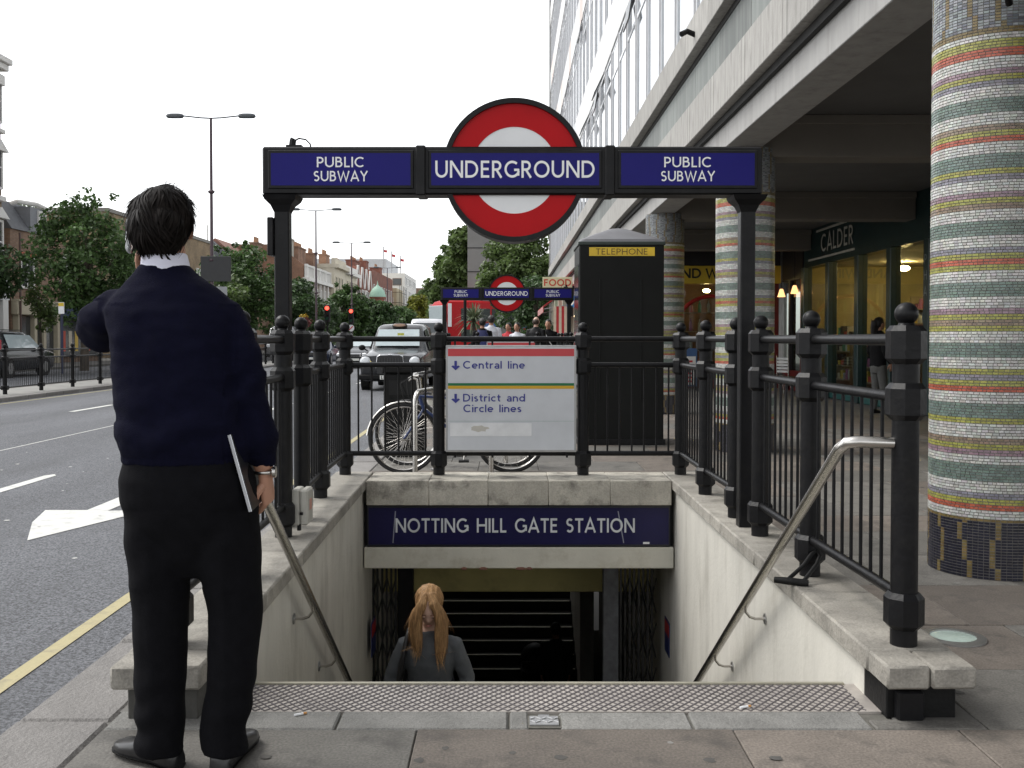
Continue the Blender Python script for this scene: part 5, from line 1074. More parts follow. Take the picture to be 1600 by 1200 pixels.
# ---------------------------------------------------------------- vehicles (local: front towards -Y)
chrome = M('chrome', (.7, .7, .72), .15, metal=1); rubber = M('tyre', (.02, .02, .02), .8); plate_w = M('number_plate', (.75, .75, .7), .4); glassd = M('car_glass', (.03, .04, .045), .04, var=.05, spec=1.0, coat=.6)
def hull(st, n=None):
    """stations: (y, half width, sill z, shoulder z, top z, top half width)"""
    b = MB(); rings = []
    for (y, w, z0, z1, z2, tw) in st:
        half = [(0, z0), (w * .85, z0), (w * .97, z0 + .08), (w, (z0 + z1) / 2), (w * .985, z1 - .04), (w * .95, z1), (tw + (w * .95 - tw) * .08, z2 - (z2 - z1) * .08 if z2 > z1 + .1 else z2 - .005), (tw * .92, z2 + .005), (tw * .5, z2 + .02), (0, z2 + .025)]
        rings.append([(x, y, z) for x, z in half] + [(-x, y, z) for x, z in half[-2:0:-1]])
    k = len(rings[0]); vs = [p for r_ in rings for p in r_]
    fs = [(i * k + j, i * k + (j + 1) % k, (i + 1) * k + (j + 1) % k, (i + 1) * k + j) for i in range(len(rings) - 1) for j in range(k)] + [tuple(range(k))[::-1], tuple((len(rings) - 1) * k + j for j in range(k))]
    return b.add(vs, fs)
def wheels(t, axles, tw, r):
    for y in axles:
        for s_ in (-1, 1):
            x = s_ * (tw - .09); w = MB().tube([(x - .1, y, r), (x - .08, y, r), (x + .08, y, r), (x + .1, y, r)], [r * .93, r, r, r * .93], 24).build('wheel', rubber, t, 40)
            MB().tube([(x + s_ * .09, y, r), (x + s_ * .106, y, r)], r * .62, 16).build('rim', steelbrush, w, 40)
            MB().tube([(x - s_ * .12, y, r), (x + s_ * .095, y, r)], r * 1.13, 24).build('wheel_arch', blackmatt, t, 40)
def paint(n, c): return M('paint_' + n, c, .25, var=.03, coat=.35, spec=.4)
# black cab
tx = thing('taxi', 'black London cab with its oval roof lamp coming towards the stairs', 'taxi', (-3.15, 27.2, -.1), R(-2))
pb_ = paint('black', (.012, .013, .015)); silver_roof = pb_
hull([(0, .72, .32, .72, .76, .55), (.06, .80, .26, .86, .92, .62), (.35, .86, .24, .93, 1.0, .62), (.9, .88, .24, .96, 1.06, .64), (1.25, .88, .24, 1.0, 1.10, .66), (1.3, .88, .24, 1.01, 1.12, .68), (1.75, .88, .24, 1.03, 1.64, .62), (2.0, .88, .24, 1.04, 1.76, .62), (2.8, .88, .24, 1.04, 1.80, .63), (3.8, .88, .24, 1.04, 1.76, .62), (4.25, .86, .24, 1.04, 1.5, .62), (4.5, .82, .26, 1.0, 1.1, .62), (4.58, .72, .32, .95, 1.0, .55)]).build('body', pb_, tx, 50)
MB().add([(-.62, 1.34, 1.16), (.62, 1.34, 1.16), (.57, 1.73, 1.62), (-.57, 1.73, 1.62)], [(0, 1, 2, 3)]).xf(Matrix.Translation((0, -.03, .035))).build('windscreen', M('windscreen', (.45, .52, .54), .08, spec=1.0, var=.06), tx)  # pale base colour stands in for reflections and the bright view through the glass
for s_ in (-1, 1):
    MB().add([(s_ * .845, 1.75, 1.1), (s_ * .845, 2.6, 1.1), (s_ * .66, 2.6, 1.68), (s_ * .67, 1.95, 1.62)], [(0, 1, 2, 3)]).xf(Matrix.Translation((s_ * .015, 0, 0))).build('side_window', glassd, tx)
    hl = MB().loft([(0, 0, 0, .17, .17, 2), (0, 0, .5, .13, .13, 2)], 16); hl.xf(Matrix.Translation((s_ * .66, .02, .78)) @ Matrix.Rotation(R(-90), 4, 'X')); hl.build('wing', pb_, tx, 50)
    h = MB().tube([(s_ * .66, -.01, .78), (s_ * .66, -.04, .78), (s_ * .66, -.055, .78)], [.13, .125, .09], 20).build('headlight', M('headlight', (.75, .78, .8), .08, spec=1.0), tx, 60); MB().tube([(s_ * .66 + .135 * math.cos(a), -.02, .78 + .135 * math.sin(a)) for a in np.linspace(0, 2 * PI, 20, endpoint=False)], .014, 6, closed=True).build('bezel', chrome, h)
    MB().box(s_ * .66 - .1, s_ * .66 + .1, -.03, .02, .36, .44, .01).build('indicator', M('amber_lens', (.5, .25, .08), .3), tx)
    m_ = MB().sphere((s_ * 1.02, 1.5, 1.14), (.1, .06, .08), 12, 8).build('mirror', blackmatt, tx, 60); MB().tube([(s_ * .86, 1.5, 1.05), (s_ * .98, 1.5, 1.12)], .02, 6).build('arm', blackmatt, m_)
MB().prism([(-.34, .46), (.34, .46), (.36, .60), (.33, .90), (.26, .94), (-.26, .94), (-.33, .90), (-.36, .60)], 'y', -.05, .1).build('grille', M('grille_black', (.015, .015, .016), .35), tx)
for k in range(9): MB().box(-.29 + k * .0725 - .008, -.29 + k * .0725 + .008, -.062, -.05, .5, .88).build('grille_bar', M('grille_bar', (.03, .03, .032), .3), tx)
MB().tube([(-.37, -.05, .62), (-.34, -.05, .92), (-.26, -.05, .955), (.26, -.05, .955), (.34, -.05, .92), (.37, -.05, .62)], .014, 6).build('grille_surround', chrome, tx, 60); MB().sphere((0, -.06, .965), (.06, .02, .02), 10, 6).build('badge', chrome, tx)
MB().box(-.84, .84, -.1, .12, .30, .44, .03).build('bumper', blackmatt, tx); MB().box(-.26, .26, -.115, -.1, .31, .42).build('number_plate', plate_w, tx); t_ = MB(); text(t_, 'L', .09, face_front(-.2, -.117, .322), w=.17); t_.build('lettering', blackmatt, tx)
MB().loft([(0, 1.82, 1.70, .2, .05, 2.2), (0, 1.82, 1.75, .22, .07, 2.2), (0, 1.83, 1.80, .2, .06, 2.2), (0, 1.83, 1.83, .12, .03, 2.2)], 20).build('roof_lamp', M('taxi_lamp_black', (.03, .025, .02), .4), tx, 50); ol = MB().tube([(0, 0, 0), (0, -.015, 0)], [(.175, .04), (.165, .035)], 20); ol.xf(Matrix.Translation((0, 1.752, 1.77))); ol.build('lamp_lens', M('taxi_lens', (.45, .28, .2), .3), tx, 60)
MB().box(.0, .18, 1.36, 1.40, 1.48, 1.55).build('windscreen_sticker', M('sticker_yellow', (.6, .6, .1), .5), tx)
wheels(tx, (.75, 3.55), .86, .33)
def saloon(lab, x, y, rz, col, wide=.9, h=1.44, L=4.6, bright=False):
    t = thing('car', lab, 'car', (x, y, -.1), rz, group='cars on the road'); p = paint(*col)
    hull([(0, wide * .82, .26, .58, .62, wide * .7), (.1, wide * .94, .2, .66, .70, wide * .75), (.9, wide, .2, .80, .86, wide * .78), (1.35, wide, .2, .88, .96, wide * .78), (2.1, wide, .2, .92, h - .05, wide * .64), (2.6, wide, .2, .92, h, wide * .64), (3.3, wide, .2, .92, h - .06, wide * .63), (4.0, wide, .2, .92, 1.02, wide * .68), (L - .15, wide * .95, .22, .88, .95, wide * .7), (L, wide * .85, .3, .8, .86, wide * .65)]).build('body', p, t, 50)
    MB().add([(-wide * .74, 1.42, 1.0), (wide * .74, 1.42, 1.0), (wide * .6, 2.07, h - .06), (-wide * .6, 2.07, h - .06)], [(0, 1, 2, 3)]).xf(Matrix.Translation((0, -.02, .025))).build('windscreen', M('windscreen'), t)
    for s_ in (-1, 1):
        MB().add([(s_ * wide * .93, 1.75, .97), (s_ * wide * .93, 3.6, .97), (s_ * wide * .66, 3.2, h - .1), (s_ * wide * .67, 2.2, h - .1)], [(0, 1, 2, 3)]).xf(Matrix.Translation((s_ * .03, 0, 0))).build('side_window', glassd, t)
        MB().box(s_ * wide * .66 - .2, s_ * wide * .66 + .2, -.03, .12, .56, .72, .04).build('headlight', M('headlight'), t, 40); MB().sphere((s_ * (wide + .08), 1.6, .98), (.1, .07, .07), 10, 6).build('mirror', p, t, 60)
    MB().box(-.34, .34, -.035, .06, .52, .70, .03).build('grille', chrome if bright else blackmatt, t); MB().box(-.29, .29, -.045, -.03, .55, .67).build('grille_mesh', M('grille_bar'), t)
    MB().box(-.26, .26, -.05, -.03, .36, .47).build('number_plate', plate_w, t); MB().box(-wide * .9, wide * .9, -.02, .1, .24, .34, .02).build('bumper', blackmatt, t); wheels(t, (.85, L - .95), wide, .32)
saloon('black saloon with a broad chrome grille waiting behind the cab', -7.2, 47.5, 0, ('charcoal', (.02, .022, .026)), bright=True)
saloon('navy blue car beside the fence, partly hidden by a railing post', -9.75, 50.5, 0, ('navy', (.015, .025, .06)), .85, 1.42)
saloon('silver car behind the black saloon', -6.6, 56, 0, ('silver', (.5, .52, .54)), .9, 1.46)
saloon('white car far down the outer lane', -11.2, 72, 0, ('white', (.7, .7, .7)), .88, 1.46)
def boxvan(name, lab, cat, x, y, rz, w, h, L, p, lower=None):
    t = thing(name, lab, cat, (x, y, -.1), rz, group='vans and tall cars on the road')
    hull([(0, w * .86, .3, .8, .84, w * .75), (.12, w * .96, .24, .98, 1.04, w * .8), (.75, w, .24, 1.15, 1.22, w * .82), (1.35, w, .24, 1.2, h - .15, w * .82), (1.7, w, .24, 1.2, h, w * .84), (L - .1, w, .24, 1.2, h, w * .84), (L, w * .97, .3, 1.2, h - .1, w * .8)]).build('body', p, t, 50)
    MB().add([(-w * .78, .78, 1.26), (w * .78, .78, 1.26), (w * .74, 1.3, h - .22), (-w * .74, 1.3, h - .22)], [(0, 1, 2, 3)]).xf(Matrix.Translation((0, -.02, .02))).build('windscreen', glassd, t)
    for s_ in (-1, 1): MB().box(s_ * w * .7 - .16, s_ * w * .7 + .16, -.03, .15, .7, .95, .04).build('headlight', M('headlight'), t); MB().box(s_ * (w + .1) - .1, s_ * (w + .1) + .1, 1.0, 1.1, 1.2, 1.5, .02).build('mirror', blackmatt, t)
    MB().box(-.4, .4, -.03, .05, .6, .85, .02).build('grille', blackmatt, t); MB().box(-.26, .26, -.05, -.02, .4, .51).build('number_plate', plate_w, t); wheels(t, (.9, L - .9), w, .34); return t
boxvan('white_van', 'white van behind the black cab, close to the red bus', 'van', -4.35, 53, 0, 1.0, 2.42, 5.0, paint('vanwhite', (.6, .61, .64)))
boxvan('white_van', 'white van on the far side under the street trees', 'van', -17.2, 76, 0, 1.0, 2.3, 5.0, paint('vanwhite', (.6, .61, .64)))
boxvan('red_car', 'red people carrier behind the cab roof', 'car', -7.6, 66, 0, .92, 1.9, 4.4, paint('red', (.35, .02, .03)))
# dark estate seen from behind (rear towards the camera)
sv = thing('estate_car', 'dark estate car seen through the guard fence, driving away', 'car', (-18.55, 35.4, -.1), R(0), group='cars on the road')
hull([(0, .80, .34, .80, .95, .62), (.08, .88, .26, .95, 1.1, .66), (.5, .9, .24, 1.0, 1.58, .62), (.9, .9, .24, 1.0, 1.64, .62), (2.4, .9, .24, 1.0, 1.64, .62), (2.9, .9, .24, 1.0, 1.45, .62), (3.4, .9, .24, .98, 1.06, .68), (4.4, .88, .24, .86, .92, .68), (4.6, .78, .3, .7, .76, .6)]).build('body', paint('estate', (.018, .02, .024)), sv, 50)
MB().add([(-.6, .12, 1.1), (.6, .12, 1.1), (.53, .47, 1.54), (-.53, .47, 1.54)], [(0, 1, 2, 3)]).xf(Matrix.Translation((0, -.03, .03))).build('rear_window', glassd, sv)
for s_ in (-1, 1):
    MB().box(s_ * .83 - .045, s_ * .83 + .045, .06, .3, .95, 1.35, .03).build('tail_light', M('tail_red', (.5, .03, .04), .3), sv); MB().add([(s_ * .87, .75, 1.05), (s_ * .87, 3.2, 1.05), (s_ * .66, 2.75, 1.52), (s_ * .66, .8, 1.54)], [(0, 1, 2, 3)]).xf(Matrix.Translation((s_ * .03, 0, 0))).build('side_window', M('windscreen'), sv)
    MB().tube([(s_ * .55, .6, 1.70), (s_ * .55, 2.6, 1.70)], .02, 6).build('roof_rail', chrome, sv); MB().sphere((s_ * 1.0, 3.0, 1.05), (.1, .07, .08), 10, 6).build('mirror', blackmatt, sv)
MB().box(-.27, .27, -.03, .02, .72, .84).build('number_plate', M('plate_yellow', (.65, .45, .03), .4), sv); MB().box(-.86, .86, -.06, .1, .36, .56, .03).build('bumper', blackmatt, sv); wheels(sv, (.85, 3.6), .9, .33)
# the red double decker, swung across the street
bs = thing('double_decker_bus', 'red double decker bus with a white front corner turning across the street', 'bus', (-5.6, 80, -.1), R(-52))
bred = M('paint_busred', (.42, .008, .012), .4, var=.04, spec=.15); busglass = M('bus_glass', (.02, .03, .028), .25, spec=.25)
MB().loft([(0, 5.5, .35, 1.25, 5.45, 12), (0, 5.5, 2.2, 1.26, 5.5, 12), (0, 5.5, 3.9, 1.25, 5.45, 10), (0, 5.55, 4.25, 1.18, 5.3, 7), (0, 5.6, 4.38, .9, 5.0, 5)], 48).build('body', bred, bs, 40)
MB().box(-1.1, 1.1, -.04, .02, 2.5, 3.95, .03).build('upper_windscreen', M('windscreen'), bs); MB().box(-1.15, 1.15, -.05, .02, .95, 2.15, .03).build('lower_windscreen', M('windscreen'), bs)
for s_ in (-1, 1):
    for zz, h_ in ((2.75, 1.0), (1.1, 1.0)):
        for k in range(6): MB().box(s_ * 1.255 - .012, s_ * 1.255 + .012, 1.4 + k * 1.5, 2.75 + k * 1.5, zz, zz + h_, .01).build('side_window', busglass, bs)
MB().box(-1.28, -1.255, .15, .5, 2.3, 4.1, .01).build('white_corner', white, bs); MB().box(1.255, 1.28, .15, .5, 2.3, 4.1, .01).build('white_corner', white, bs)
MB().box(-.8, .8, -.06, -.0, 2.2, 2.5).build('destination_blind', M('blind_black', (.02, .02, .02), .4), bs)
for s_ in (-1, 1): MB().box(s_ * .9 - .15, s_ * .9 + .15, -.04, .02, .55, .8, .02).build('headlight', M('headlight'), bs)
MB().box(1.262, 1.275, 3.5, 8.5, 2.25, 2.6).build('side_advert', M('advert_blue', (.05, .15, .4), .5), bs); wheels(bs, (2.4, 8.0), 1.25, .48)
b2 = thing('double_decker_bus', 'second red bus crossing behind the plane tree leaves', 'bus', (6.5, 84, -.1), R(-88)); index_kids()
for ch in KIDS[bs.name]:
    c = ch.copy(); C.objects.link(c); c.parent = b2
    for g_ in KIDS.get(ch.name, []): d = g_.copy(); C.objects.link(d); d.parent = c
# ---------------------------------------------------------------- people (local: facing +Y, feet at z = 0)
def fbm(v, s_): return noise.noise(Vector(v) * s_)
def head_mesh(mb, c, s_=1., tilt=0., yaw=0.):
    """skull, jaw, nose, brow and ears around centre c; face towards +Y"""
    st = len(mb.v); h = MB(); h.sphere((0, 0, 0), (.074 * s_, .094 * s_, .112 * s_), 40, 28); v2 = []
    for x, y, z in h.v:
        X, Y, Z = x / s_, y / s_, z / s_
        if Z < 0: k = 1 - .32 * (Z / -.112) ** 1.5; X *= k; Y = Y * (1 - .12 * (Z / -.112)) + .022 * (-Z / .112)
        f = max(0, Y / .094)
        if f > .3: Y += -.006 * math.exp(-((abs(X) - .03) ** 2) / .0002 - ((Z - .008) ** 2) / .0002) + .004 * math.exp(-((Z - .03) ** 2) / .0002 - X * X / .002) + .019 * math.exp(-(X * X) / .00012 - ((Z + .022) ** 2) / .0005) + .006 * math.exp(-(X * X) / .0006 - ((Z + .058) ** 2) / .0001) + .008 * math.exp(-(X * X) / .0005 - ((Z + .095) ** 2) / .0004)
        v2.append((X * s_, Y * s_, Z * s_))
    h.v = v2
    for sg in (-1, 1): h.sphere((sg * .077 * s_, -.005 * s_, -.012 * s_), (.010 * s_, .02 * s_, .032 * s_), 10, 8)
    m = Matrix.Translation(c) @ Matrix.Rotation(yaw, 4, 'Z') @ Matrix.Rotation(tilt, 4, 'X'); h.xf(m); mb.add(h.v, h.f); return m
def hand(mb, wrist, d, nrm, side, s_=1., curl=.5):
    """palm and five fingers; d along the hand, nrm out of the palm (fingers curl towards it)"""
    d = Vector(d).normalized(); n_ = Vector(nrm); n_ = (n_ - d * n_.dot(d)).normalized(); a = d.cross(n_) * side; w = Vector(wrist)
    mb.tube([w - d * .03 * s_, w, w + d * .03 * s_, w + d * .065 * s_, w + d * .09 * s_], [(.026 * s_, .021 * s_), (.027 * s_, .02 * s_), (.036 * s_, .018 * s_), (.041 * s_, .016 * s_), (.038 * s_, .013 * s_)], 14, flat=n_)
    for k, ln in enumerate((.070, .080, .074, .058)):
        p = w + d * .085 * s_ + a * ((1.5 - k) * .020 * s_); dr = d.copy(); pts = [p]; seg = (.45, .32, .25)
        for q in range(3):
            ang = curl * (.9, 1.1, .8)[q]; dr = (dr * math.cos(ang) + n_ * math.sin(ang)).normalized() if q or curl > .2 else dr
            perp = dr.cross(a); n2 = (n_ * math.cos(0)); pts.append(pts[-1] + dr * ln * seg[q] * s_)
        mb.tube(pts, [.0095 * s_, .009 * s_, .0082 * s_, .006 * s_], 8)
    p = w + d * .025 * s_ + a * .03 * s_; d2 = (d * .6 + a * .7 + n_ * .35).normalized(); d3 = (d * .9 + a * .15 + n_ * .4).normalized()
    mb.tube([p, p + d2 * .03 * s_, p + d2 * .035 * s_ + d3 * .028 * s_, p + d2 * .035 * s_ + d3 * .05 * s_], [.013 * s_, .0115 * s_, .0105 * s_, .007 * s_], 8)
def hairstrips(rootpts, length, width, mat, name, parent, flow, seed, bend=.3, seg=5, jitter=.35, grav=.0):
    g = random.Random(seed); b = MB()
    for (p, nrm) in rootpts:
        t = flow(p, nrm); t = (t + Vector((g.gauss(0, jitter), g.gauss(0, jitter), g.gauss(0, jitter)))).normalized(); L_ = length * g.uniform(.6, 1.25); sd_ = t.cross(nrm)
        if sd_.length < 1e-4: continue
        sd_.normalize(); pt = p.copy(); vs = []; w_ = width * g.uniform(.6, 1.3)
        for k in range(seg + 1):
            f = k / seg; ww = w_ * (1 - f ** 1.6) + .0003; vs += [pt - sd_ * ww, pt + sd_ * ww]
            t = (t - nrm * (bend * .25) * (f + .3) + Vector((0, 0, -grav))).normalized(); pt = pt + t * (L_ / seg)
        b.add(vs, [(2 * k, 2 * k + 1, 2 * k + 3, 2 * k + 2) for k in range(seg)])
    o = b.build(name, mat, parent, 80); tag(o, kind='stuff'); return o
def shoe(mb, heel, yaw, s_=1., L_=.29):
    st = len(mb.v)
    prof = [(0.0, .030, 0, .055), (.02, .036, 0, .085), (.07, .037, 0, .095), (.12, .038, 0, .085), (.17, .044, 0, .065), (.22, .046, 0, .052), (.26, .038, 0, .045), (.285, .02, 0, .034)]
    n = 14; vs = []
    for (u, w, z0, z1) in prof:
        for j in range(n):
            a = 2 * PI * j / n; x = w * math.copysign(abs(math.cos(a)) ** .7, math.cos(a)); z = (z0 + z1) / 2 + (z1 - z0) / 2 * math.copysign(abs(math.sin(a)) ** .7, math.sin(a)); vs.append((x * s_, (u - .06) * s_ * L_ / .29, max(0.002, z * s_)))
    k = len(prof); mb.add(vs, [(i * n + j, i * n + (j + 1) % n, (i + 1) * n + (j + 1) % n, (i + 1) * n + j) for i in range(k - 1) for j in range(n)] + [tuple(range(n))[::-1], tuple((k - 1) * n + j for j in range(n))])
    mb.xf(Matrix.Translation(heel) @ Matrix.Rotation(yaw, 4, 'Z'), st)
skin = M('skin', (.42, .22, .145), .55, var=.08, scale=20); skinp = M('skin_pale', (.62, .40, .31), .5, var=.06, scale=20)

# ---- the man on the telephone
man = thing('person', 'person in a navy sweater and black trousers holding a phone to the ear', 'person', (-1.0, 3.08, 0))
body = MB()
body.loft([(.03, 0, .80, .15, .11), (.025, 0, .95, .155, .11), (.01, 0, 1.15, .155, .11), (0, 0, 1.32, .165, .11), (-.012, 0, 1.42, .14, .085), (-.025, .005, 1.47, .07, .065), (-.033, .012, 1.53, .06, .065), (-.044, .022, 1.60, .058, .065)], 24)
for pts, rr in (([(-.055, 0, .84), (-.055, .01, .47), (-.053, -.01, .09)], [.08, .058, .045]), ([(.145, 0, .84), (.172, .01, .47), (.138, -.01, .09)], [.08, .058, .045]), ([(.14, 0, 1.38), (.222, -.015, 1.14), (.252, .04, .90)], [.05, .045, .03]), ([(-.15, .0, 1.39), (-.24, .075, 1.362), (-.286, .165, 1.318), (-.24, .185, 1.37), (-.145, .165, 1.48)], [.04, .038, .036, .034, .028])): body.tube(pts, rr, 14)
hm = head_mesh(body, (-.046, .035, 1.642), 1.0, R(-4), R(26))
me = voxel(body, .0065, 3); bm = bmesh.new(); bm.from_mesh(me)
hb_ = MB(); hand(hb_, (.254, .045, .885), (.06, .25, -1), (-1, .15, 0), -1, 1., .75); hand(hb_, (-.147, .165, 1.48), (-.02, -.6, 1), (1, .0, 0), 1, 1., .3)
hmsh = hb_.mesh('h', skin, 80); bm.from_mesh(hmsh); bm.to_mesh(me); bm.free(); me.materials.clear(); me.materials.append(skin); me.shade_smooth(); put('body', me, man)
navy = M('navy_wool', (.0038, .004, .0135), .95, var=.15, scale=30, bump=.35, bscale=350, spec=.1)
sw = MB()
sw.loft([(.03, 0, .925, .182, .13, 2.5), (.03, 0, .957, .186, .134, 2.5), (.027, 0, .985, .198, .147, 2.5), (.022, 0, 1.03, .2, .15, 2.5), (.014, 0, 1.12, .191, .146, 2.5), (.008, 0, 1.24, .19, .142, 2.5), (-.002, 0, 1.33, .2, .138, 2.4), (-.012, 0, 1.385, .2, .125, 2.3), (-.018, 0, 1.425, .175, .108, 2.2), (-.024, .0, 1.458, .135, .092, 2.1), (-.03, .005, 1.488, .098, .08, 2.1), (-.034, .008, 1.512, .08, .076, 2), (-.036, .01, 1.525, .066, .066, 2)], 36)
sw.tube([(.10, 0, 1.39), (.145, 0, 1.368), (.178, -.004, 1.31), (.198, -.008, 1.24), (.222, -.012, 1.12), (.238, .01, 1.02), (.252, .038, .925), (.253, .041, .905)], [.05, .058, .060, .060, .057, .053, .045, .036], 20)
sw.tube([(-.14, 0, 1.40), (-.19, .015, 1.395), (-.245, .08, 1.365), (-.292, .165, 1.318), (-.28, .19, 1.335), (-.22, .185, 1.40), (-.152, .168, 1.475)], [.05, .062, .068, .064, .058, .052, .04], 20)
swm = voxel(sw, .0065, 9)
def folds(co, no):
    x, y, z = co; d = .009 * fbm((x * 1.0, y, z * 2.2), 7) + .003 * fbm((x, y, z * 1.7), 21)
    if x < -.19: d += .008 * math.sin(34 * (z + .55 * x) + 4 * fbm((x, y, z), 6)) * min(1, max(0, (-.19 - x) / .05)) * (1 if 1.24 < z < 1.42 else .3)
    if x > .17: d += .0055 * math.sin(46 * (z - .6 * x) + 5 * fbm((x, y, z), 5)) * (1 if z < 1.2 else .25)
    if z < 1.09: d += .007 * math.sin(30 * z + 9 * fbm((x, y, z * .4), 4)) * (1 - abs(z - 1.0) / .09 if abs(z - 1.0) < .09 else 0)
    if abs(x) < .2 and 1.05 < z < 1.4 and y < 0: d += .004 * math.sin(26 * (abs(x - .0) + .5 * z) + 5 * fbm((x, y, z), 4)) * (abs(x) / .2)
    if z < .955: d += -.002 + .0012 * math.sin(math.atan2(y, x) * 90)
    return d
displace(swm, folds); swm.materials.append(navy); put('sweater', swm, man)
tr = MB(); cloth = M('black_cloth', (.0045, .0045, .0058), .9, var=.2, scale=30, bump=.15, bscale=300, spec=.1)
tr.loft([(.04, 0, .58, .06, .05), (.04, 0, .66, .13, .09), (.038, 0, .75, .185, .125, 2.3), (.034, 0, .82, .202, .138, 2.4), (.032, 0, .88, .2, .138, 2.4), (.03, 0, .94, .18, .127, 2.4), (.03, 0, .975, .165, .115, 2.4)], 32)
tr.tube([(-.06, 0, .84), (-.056, .0, .68), (-.055, .006, .47), (-.054, -.006, .28), (-.053, -.012, .13), (-.053, -.012, .05)], [.103, .1, .084, .076, .071, .073], 24)
tr.tube([(.137, 0, .84), (.15, .0, .68), (.172, .006, .47), (.163, -.006, .28), (.14, -.012, .13), (.137, -.012, .05)], [.103, .1, .081, .073, .069, .071], 24)
trm = voxel(tr, .0065, 14)
def tfold(co, no):
    x, y, z = co; d = .0035 * fbm((x, y, z * 1.5), 9)
    if z < .36: d += .006 * math.sin(52 * z + 9 * x + 6 * fbm((x, y, z * .5), 6)) * (1 - z / .36)
    cx_ = -.055 if x < 0.05 else .16; d += .003 * math.exp(-((x - cx_) ** 2) / .0003) * (1 if no[1] < -.3 and z < .7 else 0)
    if .55 < z < .8: d += .003 * math.sin(40 * z + 30 * abs(x - .04)) * .7
    return d
displace(trm, tfold); trm.materials.append(cloth); trs = put('trousers', trm, man)
leather = M('shoe_leather', (.012, .012, .013), .3, var=.2, scale=20)
for hl, yw in (((-.045, .0, 0), R(56)), ((.145, -.01, 0), R(-4))):
    sm = MB(); shoe(sm, hl, yw); o = sm.build('shoe', leather, man, 60); s2 = MB(); shoe(s2, hl, yw, 1.03); s2.v = [(x, y, min(z, .018) * .9) for x, y, z in s2.v]; s2.build('sole', blackmatt, o)
cb_ = MB(); n = 36
for k, (zz, rx, ry) in enumerate(((1.502, .073, .073), (1.53, .07, .072), (1.553, .066, .07), (1.557, .062, .066), (1.53, .06, .062))): cb_.v += [(-.032 - .003 * k + rx * math.cos(2 * PI * j / n), .008 + .004 * k + ry * math.sin(2 * PI * j / n), zz - .02 * max(0, math.sin(2 * PI * j / n))) for j in range(n)]
cb_.f = [(k * n + j, k * n + (j + 1) % n, (k + 1) * n + (j + 1) % n, (k + 1) * n + j) for k in range(4) for j in range(n)]; cb_.m = [0] * len(cb_.f)
cb_.build('shirt_collar', M('shirt_white', (.62, .62, .72), .8, var=.05), man, 60)
wt = MB().tube([(.2525 + .031 * math.cos(a), .042 + .027 * math.sin(a), .892) for a in np.linspace(0, 2 * PI, 24, endpoint=False)], .006, 8, closed=True).build('watch', steel, man, 60); wf = MB().tube([(0, 0, 0), (.009, 0, 0)], .017, 18); wf.xf(Matrix.Translation((.282, .03, .893))); wf.build('watch_case', steel, wt, 60)
# hair: a cap over the skull plus locks
hcap = MB(); hcap.sphere((-.046, .018, 1.662), (.093, .102, .098), 40, 28); hcap.sphere((-.046, -.022, 1.63), (.087, .078, .085), 32, 20); hcap.sphere((-.044, -.026, 1.59), (.07, .055, .05), 24, 16)
hv = voxel(hcap, .005, 4); displace(hv, lambda co, no: .006 * fbm(co * np.array([1, 1, .8]), 16) + .004 * fbm(co, 34) + (-.05 if (co[1] > .07 and co[2] < 1.70) else 0))
hairm = M('hair_dark', (.009, .0072, .0065), .55, var=.4, scale=40, spec=.07, stretch=(1, 1, .3), islands=.5)
hv.materials.append(hairm); hr_ = put('hair', hv, man)
roots = []; g = random.Random(4); vco = [v for v in hv.vertices]
for k in range(2300):
    v = g.choice(vco)
    if v.co.z < 1.56 or (v.co.y > .05 and v.co.z < 1.7): continue
    roots.append((v.co + v.normal * .001, v.normal.copy()))
crown = Vector((-.06, -.005, 1.76))
def flow(p, n_):
    d = (p - crown); d = d - n_ * d.dot(n_); sw_ = n_.cross(d) * .55 * math.sin(p.x * 40 + p.z * 25); t = (d + sw_)
    return t.normalized() if t.length > 1e-5 else Vector((1, 0, 0))
hairstrips(roots, .065, .003, hairm, 'locks', hr_, flow, 5, bend=.72, jitter=.12)
top = [(p, n_) for p, n_ in roots if p.z > 1.735][:70]; hairstrips(top, .05, .0007, hairm, 'flyaway_locks', hr_, lambda p, n_: (Vector((.7, 0, .0)) + n_ * .42), 9, bend=.5, jitter=.4)
ph = thing('mobile_phone', 'silver mobile phone held to the ear of the person in navy', 'phone', (-1.16, 3.14, 1.612)); pm_ = Matrix.Rotation(R(12), 4, 'Z') @ Matrix.Rotation(R(-14), 4, 'X')
MB().box(-.009, .009, -.024, .024, -.05, .055, .006).xf(pm_).build('case', M('phone_silver', (.72, .74, .75), .2, metal=.4), ph, 40); MB().box(-.0105, -.009, -.018, .018, -.005, .045).xf(pm_).build('screen', M('phone_screen', (.03, .03, .035), .1), ph)
lp = thing('folder', 'thin silver edged folder carried in the hand of the person in navy', 'folder', (-.79, 3.14, .915)); lm = Matrix.Rotation(R(-14), 4, 'Y') @ Matrix.Rotation(R(4), 4, 'X')
MB().box(-.0065, .0065, -.15, .15, -.118, .118, .002).xf(lm).build('cover', M('folder_black', (.015, .015, .018), .4), lp); MB().box(-.005, .005, -.1535, -.1505, -.118, .118, .001).xf(lm).build('edge', M('silver_edge', (.62, .64, .68), .25, metal=.7), lp)

